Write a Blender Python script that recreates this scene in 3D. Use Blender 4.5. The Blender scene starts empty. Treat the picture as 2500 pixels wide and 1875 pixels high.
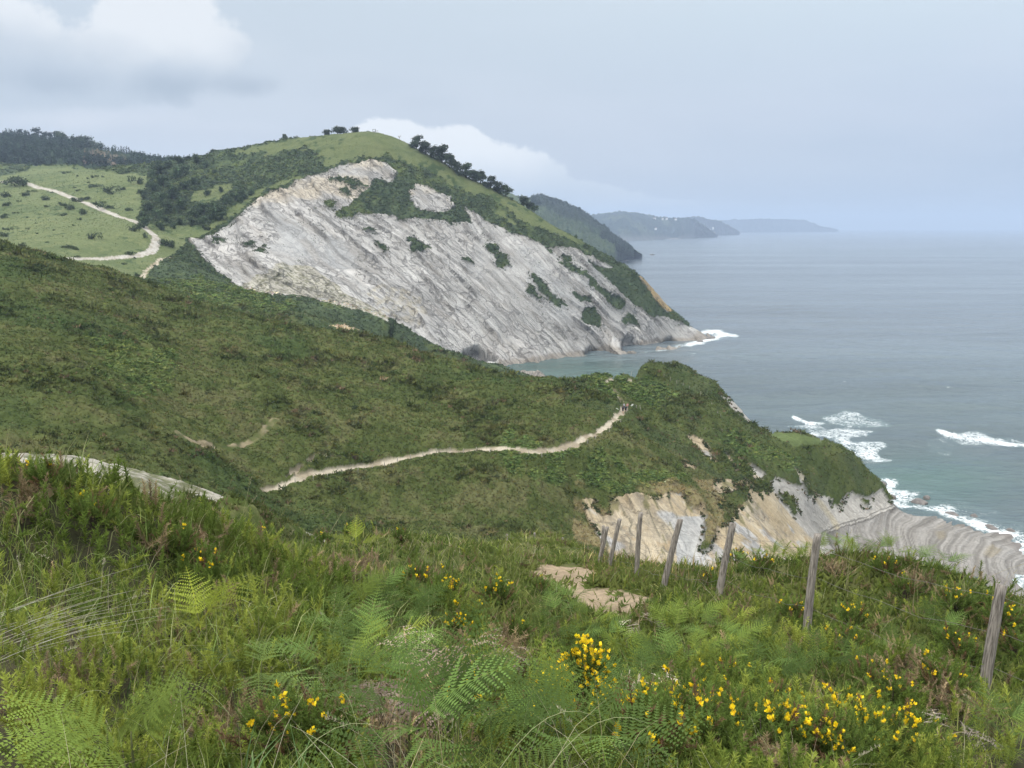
import bpy, bmesh, math, random
import numpy as np
from mathutils import Vector, Matrix
R = math.radians
SC = bpy.context.scene
COL = SC.collection
rng = np.random.default_rng(7)
random.seed(7)

# ------------------------------------------------------------------ camera
EYE = 78.0                       # metres above the sea
PITCH = R(11.58)
FPX = 1878.0                     # focal length in pixels of the 2500 px photograph
cam_d = bpy.data.cameras.new('camera')
cam_d.sensor_fit = 'HORIZONTAL'
cam_d.sensor_width = 36.0
cam_d.lens = 36.0 * FPX / 2500.0
cam_d.clip_start = 0.05
cam_d.clip_end = 60000
cam = bpy.data.objects.new('camera', cam_d)
cam.location = (0, 0, EYE)
cam.rotation_euler = (math.pi / 2 - PITCH, 0, 0)
COL.objects.link(cam)
SC.camera = cam

# ------------------------------------------------------------------ render settings
SC.view_settings.view_transform = 'Standard'
SC.view_settings.look = 'None'
SC.view_settings.exposure = 0.32
SC.view_settings.gamma = 1.0
SC.render.engine = 'CYCLES'
cy = SC.cycles
cy.max_bounces = 4
cy.diffuse_bounces = 2
cy.glossy_bounces = 2
cy.transmission_bounces = 2
cy.transparent_max_bounces = 4
cy.volume_bounces = 0
cy.use_denoising = True
cy.denoising_prefilter = "ACCURATE"
cy.sample_clamp_indirect = 4.0

# ------------------------------------------------------------------ node helpers
class G:
    """small wrapper for writing node graphs as expressions"""
    def __init__(self, nt):
        self.nt = nt
    def node(self, t, **kw):
        n = self.nt.nodes.new(t)
        for k, v in kw.items():
            setattr(n, k, v)
        return n
    def put(self, sock, v):
        if isinstance(v, bpy.types.NodeSocket):
            self.nt.links.new(v, sock)
        elif v is not None:
            sock.default_value = v
    def m(self, op, a, b=None, c=None, clamp=False):
        n = self.node('ShaderNodeMath', operation=op, use_clamp=clamp)
        for i, v in enumerate((a, b, c)):
            if v is not None:
                self.put(n.inputs[i], v)
        return n.outputs[0]
    def vm(self, op, a, b=None):
        n = self.node('ShaderNodeVectorMath', operation=op)
        self.put(n.inputs[0], a)
        if b is not None:
            self.put(n.inputs[1], b)
        return n.outputs[0]
    def ss(self, x, lo, hi, a=0.0, b=1.0):
        n = self.node('ShaderNodeMapRange', interpolation_type='SMOOTHSTEP')
        for i, v in enumerate((x, lo, hi, a, b)):
            self.put(n.inputs[i], v)
        return n.outputs[0]
    def lin(self, x, lo, hi, a=0.0, b=1.0):
        n = self.node('ShaderNodeMapRange')
        for i, v in enumerate((x, lo, hi, a, b)):
            self.put(n.inputs[i], v)
        return n.outputs[0]
    def mix(self, f, a, b, blend='MIX'):
        n = self.node('ShaderNodeMix', data_type='RGBA', blend_type=blend)
        self.put(n.inputs[0], f)
        self.put(n.inputs[6], (*a, 1) if isinstance(a, tuple) and len(a) == 3 else a)
        self.put(n.inputs[7], (*b, 1) if isinstance(b, tuple) and len(b) == 3 else b)
        return n.outputs[2]
    def noise(self, vec, scale, detail=4, rough=0.5, dist=0.0):
        n = self.node('ShaderNodeTexNoise')
        self.put(n.inputs['Vector'], vec)
        n.inputs['Scale'].default_value = scale
        n.inputs['Detail'].default_value = detail
        n.inputs['Roughness'].default_value = rough
        n.inputs['Distortion'].default_value = dist
        return n.outputs[0]
    def node_noise(self, vec, scale, detail):
        n = self.node('ShaderNodeTexNoise')
        self.put(n.inputs['Vector'], vec)
        n.inputs['Scale'].default_value = scale
        n.inputs['Detail'].default_value = detail
        return n.outputs['Color']
    def xyz(self, x, y, z):
        n = self.node('ShaderNodeCombineXYZ')
        for i, v in enumerate((x, y, z)):
            self.put(n.inputs[i], v)
        return n.outputs[0]

# ------------------------------------------------------------------ sky
SUN_EL, SUN_AZ = R(52), R(-125)      # azimuth from +Y, clockwise; behind the left shoulder
world = bpy.data.worlds.new('World')
SC.world = world
world.use_nodes = True
wt = world.node_tree
wt.nodes.clear()
g = G(wt)
out = g.node('ShaderNodeOutputWorld')
bg = g.node('ShaderNodeBackground')
bg.inputs['Strength'].default_value = 0.1
sky = g.node('ShaderNodeTexSky', sky_type='NISHITA', sun_disc=False)
sky.sun_elevation = SUN_EL
sky.sun_rotation = SUN_AZ
sky.air_density = 1.0
sky.dust_density = 2.0
tc = g.node('ShaderNodeTexCoord')
sp = g.node('ShaderNodeSeparateXYZ')
wt.links.new(tc.outputs['Generated'], sp.inputs[0])
dx, dy, dz = sp.outputs
yy = g.m('MAXIMUM', dy, 0.12)
u = g.m('DIVIDE', dx, yy)
v = g.m('DIVIDE', dz, yy)
def ramp(x, stops):
    n = g.node('ShaderNodeValToRGB')
    g.put(n.inputs[0], x)
    cr = n.color_ramp
    while len(cr.elements) < len(stops):
        cr.elements.new(0.5)
    for e, (p, c) in zip(cr.elements, stops):
        e.position = p
        e.color = (*c, 1)
    return n.outputs[0]
# overcast veil: elevation ramps for the left (whiter) and right (bluer) halves
left = ramp(dz, [(0.0, (.57, .61, .67)), (.10, (.54, .60, .68)), (.25, (.57, .65, .725)), (.6, (1.0, 1.0, 1.0)), (1.0, (1.0, 1.0, 1.0))])
right = ramp(dz, [(0.0, (.38, .47, .595)), (.06, (.42, .51, .64)), (.13, (.50, .58, .70)), (.25, (.62, .72, .79)), (.6, (1.0, 1.0, 1.0)), (1.0, (1.0, 1.0, 1.0))])
side = g.ss(u, -0.35, 0.75)
base = g.mix(side, left, right)
uv = g.xyz(u, v, 0.0)
# wide soft streaks in the veil
st = g.noise(g.xyz(g.m('MULTIPLY', u, 1.5), g.m('MULTIPLY', v, 7.0), 3.0), 1.6, 4, .5)
base = g.mix(g.ss(st, .35, .75, 0.0, .22), base, (.70, .74, .82))
# cumulus: masks are placed by direction, edges broken by noise
nz1 = g.noise(g.xyz(u, g.m('MULTIPLY', v, 1.25), 0.3), 14.0, 8, .58, .15)
nz2 = g.noise(g.xyz(u, g.m('MULTIPLY', v, 1.6), 4.7), 5.0, 4, .5)
def blob(cu, cv, ru, rv):
    a = g.m('DIVIDE', g.m('SUBTRACT', u, cu), ru)
    b = g.m('DIVIDE', g.m('SUBTRACT', v, cv), rv)
    q = g.m('ADD', g.m('MULTIPLY', a, a), g.m('MULTIPLY', b, b))
    return g.m('SUBTRACT', 1.0, g.m('SQRT', q))
def px2uv(px, py):
    a = (px - 1250) / FPX
    b = (py - 937.5) / FPX
    y = math.cos(PITCH) - b * math.sin(PITCH)
    z = -math.sin(PITCH) - b * math.cos(PITCH)
    return a / y, z / y
def blob_px(px, py, rx, ry):
    cu, cv = px2uv(px, py)
    return blob(cu, cv, rx / FPX, ry / FPX)
def union(lst):
    r = lst[0]
    for x in lst[1:]:
        r = g.m('SMOOTH_MAX', r, x, 0.12)
    return r
def cloud(base, parts, soft, grain, lit, dark, shade_lo, shade_hi, vtop, vbot, opac):
    d = g.m('ADD', union(parts), g.m('MULTIPLY', g.m('SUBTRACT', nz1, .5), grain))
    a = g.ss(d, 0.0, soft)
    h = g.m('ADD', g.lin(v, vbot, vtop), g.m('MULTIPLY', g.m('SUBTRACT', nz2, .5), 1.1))
    c = g.mix(g.ss(h, shade_lo, shade_hi), dark, lit)
    return g.mix(g.m('MULTIPLY', a, opac), base, c)
vv = lambda py: px2uv(0, py)[1]
# big cumulus at the upper left: bright domes over a soft grey base
base = cloud(base, [blob_px(30, 160, 200, 170), blob_px(390, 70, 170, 150), blob_px(240, 160, 240, 110), blob_px(480, 130, 130, 90)], .24, 1.25,
             (.80, .83, .86), (.50, .57, .65), .15, .85, vv(0), vv(230), .92)
base = cloud(base, [blob_px(400, 195, 150, 60), blob_px(120, 185, 220, 60), blob_px(590, 205, 120, 42)], .9, 1.0,
             (.54, .61, .69), (.38, .45, .54), .2, .9, vv(120), vv(250), .80)
base = cloud(base, [blob_px(900, 200, 220, 70), blob_px(640, 130, 90, 60), blob_px(1050, 250, 160, 40)], 1.0, 1.1,
             (.62, .68, .745), (.50, .57, .66), .2, .9, vv(90), vv(280), .38)
# pale bank low over the land, and the bright bank behind the hill's right shoulder
base = cloud(base, [blob_px(150, 300, 420, 50), blob_px(500, 330, 300, 45)], .9, .6,
             (.70, .73, .79), (.56, .61, .69), .2, .8, vv(260), vv(360), .55)
base = cloud(base, [blob_px(960, 360, 130, 70), blob_px(1090, 410, 150, 100), blob_px(1220, 455, 180, 92), blob_px(1370, 500, 240, 66), blob_px(1560, 520, 200, 40)], .15, .95,
             (.84, .87, .90), (.56, .63, .71), .1, .8, vv(330), vv(520), .95)
base = cloud(base, [blob_px(1560, 500, 120, 30), blob_px(1720, 505, 260, 22), blob_px(1950, 505, 260, 14)], .9, .7,
             (.60, .67, .77), (.47, .56, .68), .2, .8, vv(470), vv(530), .55)
big = g.vm('SCALE', base)
g.put(big.node.inputs['Scale'], g.ss(dz, .28, .75, 9.0, 21.5))
fin = g.mix(.94, sky.outputs[0], big)
wt.links.new(fin, bg.inputs['Color'])
wt.links.new(bg.outputs[0], out.inputs['Surface'])

# ------------------------------------------------------------------ veiled sun
sun_d = bpy.data.lights.new('sun', 'SUN')
sun_d.energy = 1.5
sun_d.angle = R(12)
sun_d.color = (1.0, .95, .87)
sun = bpy.data.objects.new('sun', sun_d)
sdir = Vector((math.sin(SUN_AZ) * math.cos(SUN_EL), math.cos(SUN_AZ) * math.cos(SUN_EL), math.sin(SUN_EL)))
sun.rotation_euler = sdir.to_track_quat('Z', 'Y').to_euler()
sun.location = (0, 0, 150)
COL.objects.link(sun)

# ------------------------------------------------------------------ maths helpers
def ray(px, py):
    """world direction of a pixel of the photograph, scaled so that y = 1"""
    px = np.asarray(px, float); py = np.asarray(py, float)
    a = (px - 1250) / FPX; b = (py - 937.5) / FPX
    y = math.cos(PITCH) - b * math.sin(PITCH)
    z = -math.sin(PITCH) - b * math.cos(PITCH)
    return a / y, z / y
def W(px, py, Y):
    a, c = ray(px, py)
    return (float(a * Y), float(Y), float(EYE + c * Y))
def W0(px, py, z=0.0):
    """point where a pixel's ray meets the level z"""
    a, c = ray(px, py)
    Y = (z - EYE) / c
    return (float(a * Y), float(Y), float(z))
def proj(x, y, z):
    """world points to photograph pixels"""
    c, s = math.cos(PITCH), math.sin(PITCH)
    dz = z - EYE
    f = y * c - dz * s
    d = -y * s - dz * c
    f = np.where(np.abs(f) < 1e-3, 1e-3, f)
    return 1250 + FPX * x / f, 937.5 + FPX * d / f
def _h(ix, iy, iz, seed):
    n = (ix.astype(np.int64) * 374761393 + iy.astype(np.int64) * 668265263 + iz.astype(np.int64) * 2147483647 + seed * 1274126177) & 0xffffffff
    n = ((n ^ (n >> 13)) * 1274126177) & 0xffffffff
    n = ((n ^ (n >> 16)) * 2246822519) & 0xffffffff
    return ((n ^ (n >> 15)) & 0xffffff) / float(0x7fffff) - 1.0
def vn(x, y, z=None, seed=0):
    """value noise in [-1, 1]"""
    x = np.asarray(x, float); y = np.asarray(y, float)
    z = np.zeros_like(x) if z is None else np.asarray(z, float)
    ix, iy, iz = np.floor(x), np.floor(y), np.floor(z)
    fx, fy, fz = x - ix, y - iy, z - iz
    fx = fx * fx * fx * (fx * (fx * 6 - 15) + 10); fy = fy * fy * fy * (fy * (fy * 6 - 15) + 10); fz = fz * fz * fz * (fz * (fz * 6 - 15) + 10)
    r = 0
    for a in (0, 1):
        wa = fx if a else 1 - fx
        for b in (0, 1):
            wb = fy if b else 1 - fy
            for c in (0, 1):
                wc = fz if c else 1 - fz
                r = r + wa * wb * wc * _h(ix + a, iy + b, iz + c, seed)
    return r
def fbm(x, y, z=None, seed=0, oct=4, gain=.5, lac=2.03):
    s, a, t = 0, 1.0, 0.0
    x = np.asarray(x, float); y = np.asarray(y, float); z = None if z is None else np.asarray(z, float)
    for i in range(oct):
        s = s + a * vn(x, y, z, seed + i * 17); t += a
        x = x * lac + 3.1; y = y * lac + 1.7; z = None if z is None else z * lac + .9
        a *= gain
    return s / t
def sst(x, lo, hi):
    t = np.clip((np.asarray(x, float) - lo) / (hi - lo), 0, 1)
    return t * t * (3 - 2 * t)
def inpoly(px, py, poly):
    r = np.zeros(np.shape(px), bool)
    n = len(poly)
    for i in range(n):
        x0, y0 = poly[i]; x1, y1 = poly[(i + 1) % n]
        if y0 == y1:
            continue
        c = ((y0 > py) != (y1 > py)) & (px < (x1 - x0) * (py - y0) / (y1 - y0) + x0)
        r ^= c
    return r
class RBF:
    """smooth surface through scattered heights: the sight-line slope is interpolated over (bearing, log distance)"""
    def __init__(self, pts, c=.012, far=1.0):
        p = np.array(pts, float)
        self.q = np.stack([p[:, 0] / p[:, 1], far * np.log(p[:, 1])], -1); self.c = c; self.far = far
        t = (p[:, 2] - EYE) / p[:, 1]
        n = len(p)
        d = self.q[:, None, :] - self.q[None, :, :]
        M = np.zeros((n + 3, n + 3))
        M[:n, :n] = np.sqrt((d ** 2).sum(-1) + c * c) - np.eye(n) * 2e-4
        M[:n, n] = 1; M[:n, n + 1:n + 3] = self.q
        M[n:, :n] = M[:n, n:].T
        b = np.zeros(n + 3); b[:n] = t
        self.w = np.linalg.solve(M, b)
    def __call__(self, x, y):
        x = np.asarray(x, float); sh = x.shape
        y = np.maximum(np.asarray(y, float), .3).ravel(); x = x.ravel()
        a, l = x / y, self.far * np.log(y)
        o = np.empty(len(x)); n = len(self.q)
        for i in range(0, len(x), 20000):
            ph = (a[i:i + 20000, None] - self.q[None, :, 0]) ** 2
            ph += (l[i:i + 20000, None] - self.q[None, :, 1]) ** 2
            ph += self.c ** 2
            np.sqrt(ph, out=ph)
            o[i:i + 20000] = ph @ self.w[:n] + self.w[n] + a[i:i + 20000] * self.w[n + 1] + l[i:i + 20000] * self.w[n + 2]
        return (EYE + o * y).reshape(sh)
def upsample(f, az, radii, k):
    """evaluate f on every k-th bearing and distance and fill in between (bilinear in the sight-line slope)"""
    ia = np.unique(np.r_[np.arange(0, len(az), k), len(az) - 1]); ir = np.unique(np.r_[np.arange(0, len(radii), k), len(radii) - 1])
    r, a = np.meshgrid(radii[ir], np.tan(az[ia]), indexing='ij')
    t = (f(r * a, r) - EYE) / r
    m = np.stack([np.interp(np.arange(len(az)), ia, row) for row in t])
    m = np.stack([np.interp(np.arange(len(radii)), ir, cl) for cl in m.T], 1)
    return EYE + m * radii[:, None]
def polydist(x, y, line):
    """distance to a polyline and the position along it (0..1)"""
    best = np.full(np.shape(x), 1e9)
    L = np.array(line, float)
    for a, b in zip(L[:-1], L[1:]):
        d = b - a
        t = np.clip(((x - a[0]) * d[0] + (y - a[1]) * d[1]) / max(1e-9, d @ d), 0, 1)
        best = np.minimum(best, np.hypot(x - a[0] - t * d[0], y - a[1] - t * d[1]))
    return best
def mixc(a, b, t):
    t = np.asarray(t)[..., None]
    return a * (1 - t) + np.asarray(b) * t

# ------------------------------------------------------------------ object helpers
def tag(o, label=None, cat=None, group=None, kind=None):
    if label: o['label'] = label
    if cat: o['category'] = cat
    if group: o['group'] = group
    if kind: o['kind'] = kind
    return o
def mesh_np(name, V, T, mat=None, col=None, parent=None, smooth=True, link=True, quads=False):
    """one mesh object from numpy arrays (triangles or quads), with an optional vertex albedo 'col'"""
    me = bpy.data.meshes.new(name)
    V = np.asarray(V, np.float32); T = np.asarray(T, np.int32)
    k = T.shape[1]
    me.vertices.add(len(V)); me.vertices.foreach_set('co', V.ravel())
    me.loops.add(T.size); me.loops.foreach_set('vertex_index', T.ravel())
    me.polygons.add(len(T))
    me.polygons.foreach_set('loop_start', np.arange(0, T.size, k, dtype=np.int32))
    if smooth:
        me.polygons.foreach_set('use_smooth', np.ones(len(T), bool))
    if col is not None:
        a = me.color_attributes.new('col', 'FLOAT_COLOR', 'POINT')
        c = np.ones((len(V), 4), np.float32); c[:, :3] = np.clip(col, 0, 1)
        a.data.foreach_set('color', c.ravel())
    me.update(calc_edges=True)
    me.validate()
    if mat: me.materials.append(mat)
    o = bpy.data.objects.new(name, me)
    if link: COL.objects.link(o)
    if parent: o.parent = parent
    return o
def empty(name, loc=(0, 0, 0), rz=0.0):
    o = bpy.data.objects.new(name, None)
    o.location = loc; o.rotation_euler = (0, 0, rz)
    COL.objects.link(o)
    return o
def copy_tree(o, parent=None):
    c = o.copy(); COL.objects.link(c)
    c.parent = parent
    for ch in list(o.children):
        copy_tree(ch, c)
    return c
def scatter_np(protos, pos, rot, scl, col, which=None):
    """merge many copies of small triangle soups; protos = [(V, T, C or None)], rot = (n,3,3), col = (n,3)"""
    Vs, Ts, Cs = [], [], []; off = 0
    which = np.zeros(len(pos), int) if which is None else which
    for k, (pv, pt, pc) in enumerate(protos):
        i = np.nonzero(which == k)[0]
        if not len(i): continue
        v = np.einsum('nij,mj->nmi', rot[i], pv) * scl[i][:, None, None] + pos[i][:, None, :]
        n, m = v.shape[:2]
        Vs.append(v.reshape(-1, 3))
        Ts.append((pt[None] + (np.arange(n) * m)[:, None, None]).reshape(-1, 3) + off)
        c = np.repeat(col[i], m, 0).reshape(n, m, 3)
        if pc is not None: c = c * pc[None]
        Cs.append(c.reshape(-1, 3)); off += n * m
    return np.concatenate(Vs), np.concatenate(Ts), np.concatenate(Cs)
def rotz_tilt(n, tilt, r=rng):
    a = r.uniform(0, 2 * np.pi, n); t = r.normal(0, tilt, n); b = r.uniform(0, 2 * np.pi, n)
    ca, sa = np.cos(a), np.sin(a)
    Z = np.zeros((n, 3, 3)); Z[:, 0, 0] = ca; Z[:, 0, 1] = -sa; Z[:, 1, 0] = sa; Z[:, 1, 1] = ca; Z[:, 2, 2] = 1
    ct, st = np.cos(t), np.sin(t); ux, uy = np.cos(b), np.sin(b)
    K = np.zeros((n, 3, 3))
    K[:, 0, 0] = ct + ux * ux * (1 - ct); K[:, 0, 1] = ux * uy * (1 - ct); K[:, 0, 2] = uy * st
    K[:, 1, 0] = ux * uy * (1 - ct); K[:, 1, 1] = ct + uy * uy * (1 - ct); K[:, 1, 2] = -ux * st
    K[:, 2, 0] = -uy * st; K[:, 2, 1] = ux * st; K[:, 2, 2] = ct
    return K @ Z

# ------------------------------------------------------------------ materials
def mat_vcol(name, rough=.85, spec=.2, nscale=None, namp=.25, bump=None, trans=0.0, sss=None):
    """surface whose own colour is the vertex albedo 'col', broken up by fine noise"""
    m = bpy.data.materials.new(name); m.use_nodes = True
    nt = m.node_tree; gg = G(nt)
    b = nt.nodes['Principled BSDF']
    a = gg.node('ShaderNodeVertexColor', layer_name='col')
    c = a.outputs[0]
    if nscale:
        geo = gg.node('ShaderNodeNewGeometry')
        n = gg.noise(geo.outputs['Position'], nscale, 5, .6)
        k = gg.lin(n, .25, .75, 1 - namp, 1 + namp)
        s = gg.vm('SCALE', c); gg.put(s.node.inputs['Scale'], k)
        c = s
        if bump:
            bn = gg.node('ShaderNodeBump'); bn.inputs['Strength'].default_value = bump[0]; bn.inputs['Distance'].default_value = bump[1]
            gg.put(bn.inputs['Height'], n); gg.put(b.inputs['Normal'], bn.outputs[0])
    gg.put(b.inputs['Base Color'], c)
    b.inputs['Roughness'].default_value = rough
    b.inputs['Specular IOR Level'].default_value = spec
    if trans:
        t = gg.node('ShaderNodeBsdfTranslucent'); gg.put(t.inputs['Color'], c)
        mx = gg.node('ShaderNodeMixShader'); mx.inputs[0].default_value = trans
        nt.links.new(b.outputs[0], mx.inputs[1]); nt.links.new(t.outputs[0], mx.inputs[2])
        nt.links.new(mx.outputs[0], nt.nodes['Material Output'].inputs[0])
    return m
def mat_plain(name, c, rough=.7, spec=.3, nscale=None, namp=.25, metal=0.0):
    m = bpy.data.materials.new(name); m.use_nodes = True
    nt = m.node_tree; gg = G(nt); b = nt.nodes['Principled BSDF']
    if nscale:
        tcn = gg.node('ShaderNodeTexCoord')
        n = gg.noise(tcn.outputs['Object'], nscale, 4, .6)
        gg.put(b.inputs['Base Color'], gg.mix(gg.ss(n, .3, .7), tuple(x * (1 - namp) for x in c), tuple(min(1, x * (1 + namp)) for x in c)))
    else:
        b.inputs['Base Color'].default_value = (*c, 1)
    b.inputs['Roughness'].default_value = rough
    b.inputs['Specular IOR Level'].default_value = spec
    b.inputs['Metallic'].default_value = metal
    return m

# ------------------------------------------------------------------ the land: control points (pixel, pixel, distance)
C = []
def cp(lst):
    for px, py, Y in lst: C.append(W(px, py, Y))
def cw(lst):
    C.extend(lst)
def sea0(lst, z=-0.3):
    for px, py in lst: C.append(W0(px, py, z))
RIDGE = [(250, 428, 700), (386, 401, 640), (475, 388, 640), (585, 366, 630), (696, 344, 620), (796, 331, 615), (885, 324, 610), (930, 325, 605), (980, 343, 598),
         (1075, 391, 585), (1185, 452, 572), (1300, 516, 560), (1416, 588, 548), (1505, 642, 545), (1564, 682, 545), (1606, 732, 546), (1640, 768, 546), (1685, 802, 549), (1712, 817, 553)]
cp(RIDGE)
for px, py, Y in RIDGE:                       # the far side falls away
    x, y, z = W(px, py, Y)
    k = 1.0 if px > 800 else .6
    C.append((x * 1.02 + 10, y + 60, max(-12, z - 40 * k)))
    C.append((x * 1.02 + 25, y + 150, max(-15, z - 105 * k)))
WL = [(1735, 824), (1700, 835), (1679, 841), (1635, 846), (1581, 857), (1543, 849), (1496, 861), (1442, 864), (1369, 873), (1340, 879), (1274, 888), (1204, 895), (1147, 899)]
sea0(WL)
for px, py in WL[:-1]:
    x, y, z = W0(px, py); C.append((x + 6, y - 26, -7.0))
cw([(165, 555, -9), (190, 590, -12), (150, 620, -12), (90, 700, -15), (60, 480, -12), (110, 520, -10), (140, 470, -14), (175, 660, -14), (230, 700, -15), (260, 800, -16), (180, 800, -16), (120, 900, -16), (300, 950, -18), (215, 560, -12), (250, 620, -14), (20, 1000, -10), (150, 1100, -18)])
# cliff face and scrub above it
cp([(1249, 570, 525), (1404, 615, 528), (1502, 656, 533), (1309, 590, 524), (1179, 544, 527), (1094, 541, 520), (970, 541, 512), (1587, 770, 532),
    (1100, 700, 470), (1250, 720, 480), (1400, 740, 497), (900, 640, 462), (750, 580, 468), (1000, 780, 437), (1550, 780, 522),
    (860, 402, 562), (942, 402, 565), (958, 446, 548), (1030, 470, 545), (1080, 480, 552), (820, 522, 500), (658, 468, 520), (777, 427, 545), (700, 462, 525),
    (614, 500, 490), (576, 538, 462), (519, 576, 440), (462, 595, 428), (560, 690, 392), (500, 640, 405), (640, 640, 415)])
# gully at the cliff's left foot, and the beach
cw([W(700, 735, 385), W(811, 748, 400), W(900, 775, 405), W(1000, 850, 405), W(1090, 880, 410)])
cw([(-10, 395, 3), (10, 405, 0.6), (-30, 400, 8), (20, 390, -1.5), (40, 400, -3), (0, 360, 8), (30, 350, -4), (60, 380, -8)])
# left flank, thicket, valley and its road
cp([(450, 500, 500), (560, 450, 560), (480, 430, 580), (381, 582, 400), (342, 544, 440), (278, 525, 470), (158, 475, 530), (24, 445, 600), (285, 619, 370),
    (177, 633, 345), (250, 440, 570), (330, 430, 590), (100, 412, 690), (0, 420, 710), (-150, 420, 720), (200, 404, 730), (320, 415, 680), (0, 560, 430), (100, 550, 430), (200, 570, 400),
    (0, 500, 500), (-150, 520, 480), (100, 500, 495), (420, 640, 380), (380, 690, 345), (300, 668, 335), (440, 600, 410), (400, 610, 395)])
cw([(-400, 800, 120), (-250, 800, 115), (-100, 800, 90), (-500, 650, 120), (-450, 480, 95)])
# bench below the slip, with the small scar on its near side
cp([(600, 715, 350), (710, 732, 345), (811, 745, 340), (893, 762, 335), (930, 782, 330), (480, 700, 320), (640, 765, 270), (820, 800, 285), (900, 815, 290)])
cw([(-38, 330, 24), (-28, 300, 25), (-12, 300, 20)])
# the heath slope: its crest and its body
CREST = [(-200, 590, 190), (0, 597, 190), (63, 625, 190), (136, 641, 192), (202, 653, 195), (285, 668, 198), (342, 690, 200), (450, 725, 203), (600, 775, 205), (750, 803, 200), (906, 828, 195), (957, 836, 193), (1014, 860, 190),
         (1100, 886, 185), (1200, 909, 178), (1285, 930, 170), (1377, 955, 164)]
cp(CREST)
for px, py, Y in CREST:
    x, y, z = W(px, py, Y)
    if px < 400: C.append((x * 1.3, y + 60, z - 9))
    elif px < 700: pass
    else: C.append((x + 8, y + 45, z - 24)); C.append((x + 14, y + 110, max(-3, z - 40)))
cp([(0, 700, 150), (0, 850, 112), (0, 1000, 85), (400, 800, 165), (400, 950, 125), (400, 1080, 98), (800, 900, 160), (800, 1000, 135), (1100, 1000, 150), (1300, 1000, 152), (-300, 800, 120), (-300, 1000, 85), (200, 900, 106)])
PATH = [(640, 1197, 105), (750, 1167, 112), (860, 1141, 118), (960, 1125, 122), (1060, 1106, 128), (1150, 1101, 130), (1300, 1111, 128), (1400, 1092, 134), (1460, 1066, 143), (1500, 1033, 152), (1525, 1006, 160)]
cp(PATH)
# slope below the path down to the rock
cp([(900, 1200, 112), (900, 1265, 107), (1100, 1180, 118), (1300, 1180, 120), (1300, 1250, 114), (1415, 1226, 124), (1469, 1306, 116), (1548, 1211, 127), (1640, 1207, 131), (1706, 1230, 133),
    (1650, 1330, 119), (1800, 1320, 126), (1820, 1166, 158), (1735, 1176, 148), (1900, 1310, 150), (2000, 1300, 177), (1940, 1147, 177), (2040, 1223, 188), (2072, 1204, 191), (2123, 1211, 196), (2151, 1193, 199), (1977, 1182, 183)])
# the spur
SPUR = [(1421, 942, 178), (1469, 932, 190), (1516, 914, 205), (1564, 905, 220), (1608, 922, 233), (1652, 922, 235), (1697, 930, 232), (1719, 950, 226), (1744, 950, 222), (1773, 972, 217), (1801, 994, 212), (1830, 1023, 207), (1855, 1049, 203),
        (1911, 1052, 200), (1958, 1051, 200), (2002, 1071, 199), (2040, 1092, 199), (2085, 1116, 200), (2116, 1157, 200), (2145, 1173, 201)]
cp(SPUR)
for px, py, Y in SPUR:
    x, y, z = W(px, py, Y)
    C.append((x + 9, y + 22, max(-6, z - (22 if px < 1680 else 34)))); C.append((x + 14, y + 50, -7))
cp([(1608, 952, 211), (1652, 954, 213), (1697, 962, 211), (1640, 968, 199), (1600, 970, 185), (1700, 1000, 185), (1750, 1050, 178), (1650, 1080, 165), (1550, 1100, 142), (1500, 1150, 132), (1800, 1090, 178), (1900, 1110, 185), (1880, 1064, 196), (2000, 1087, 196), (1550, 1030, 165)])
# wave-cut platform
sea0([(2195, 1243)], 0.2)
sea0([(2275, 1248), (2338, 1263), (2401, 1295), (2465, 1304), (2510, 1342)], 0.15)
sea0([(2150, 1300), (2250, 1330), (2400, 1385), (2330, 1300), (2500, 1440), (2100, 1400), (2300, 1450)], 1.4)
cw([W0(2290, 1225, -2.5), W0(2360, 1240, -2.5), W0(2430, 1270, -2.5), W0(2500, 1285, -2.5), W0(2560, 1330, -2.5), W0(2230, 1215, -2.0), W0(2600, 1250, -5), W0(2250, 1180, -5)])
cw([(40, 90, 22), (60, 100, 17), (85, 105, 9), (105, 105, 4), (120, 120, 2), (95, 140, 3)])
# gully under the viewpoint's slope and the gravel track on its left
TRACK = [(-60, 1106, 24), (0, 1107, 26), (90, 1108, 27), (180, 1113, 28), (300, 1138, 30.5), (400, 1175, 34), (500, 1215, 38), (575, 1247, 42), (606, 1262, 44)]
cw([(-60, 58, 55), (-42, 58, 53), (-28, 58, 48), (-12, 58, 43), (0, 58, 40), (12, 58, 36), (25, 58, 30), (40, 58, 24), (25, 70, 31), (38, 84, 27), (0, 82, 36), (50, 70, 24), (-60, 70, 57), (-22, 66, 47), (60, 58, 16), (80, 70, 12)])
land = RBF(C, .012)

# ------------------------------------------------------------------ regions traced on the land (pixel outlines that end up as world-fixed areas)
ROCK = [(462, 595), (519, 576), (576, 538), (614, 500), (658, 468), (700, 462), (727, 446), (777, 427), (820, 410), (860, 402), (882, 396), (904, 394), (942, 402), (973, 418), (958, 446), (910, 437), (901, 459), (878, 481), (818, 522), (828, 536), (878, 522),
        (964, 525), (970, 541), (1000, 535), (1043, 533), (1094, 541), (1150, 549), (1131, 508), (1170, 535), (1188, 544), (1227, 555), (1249, 570), (1277, 577), (1309, 590), (1334, 602), (1366, 606), (1404, 615), (1448, 631), (1502, 656), (1458, 650),
        (1425, 640), (1470, 675), (1505, 704), (1533, 735), (1587, 770), (1613, 775), (1651, 784), (1685, 797), (1740, 815), (1740, 960), (1100, 980), (935, 900), (700, 830), (640, 745), (560, 692), (500, 640)]
OUT2 = [(1011, 446), (1043, 452), (1068, 478), (1106, 487), (1103, 513), (1053, 519), (1027, 513), (1000, 490), (1003, 462)]
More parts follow.
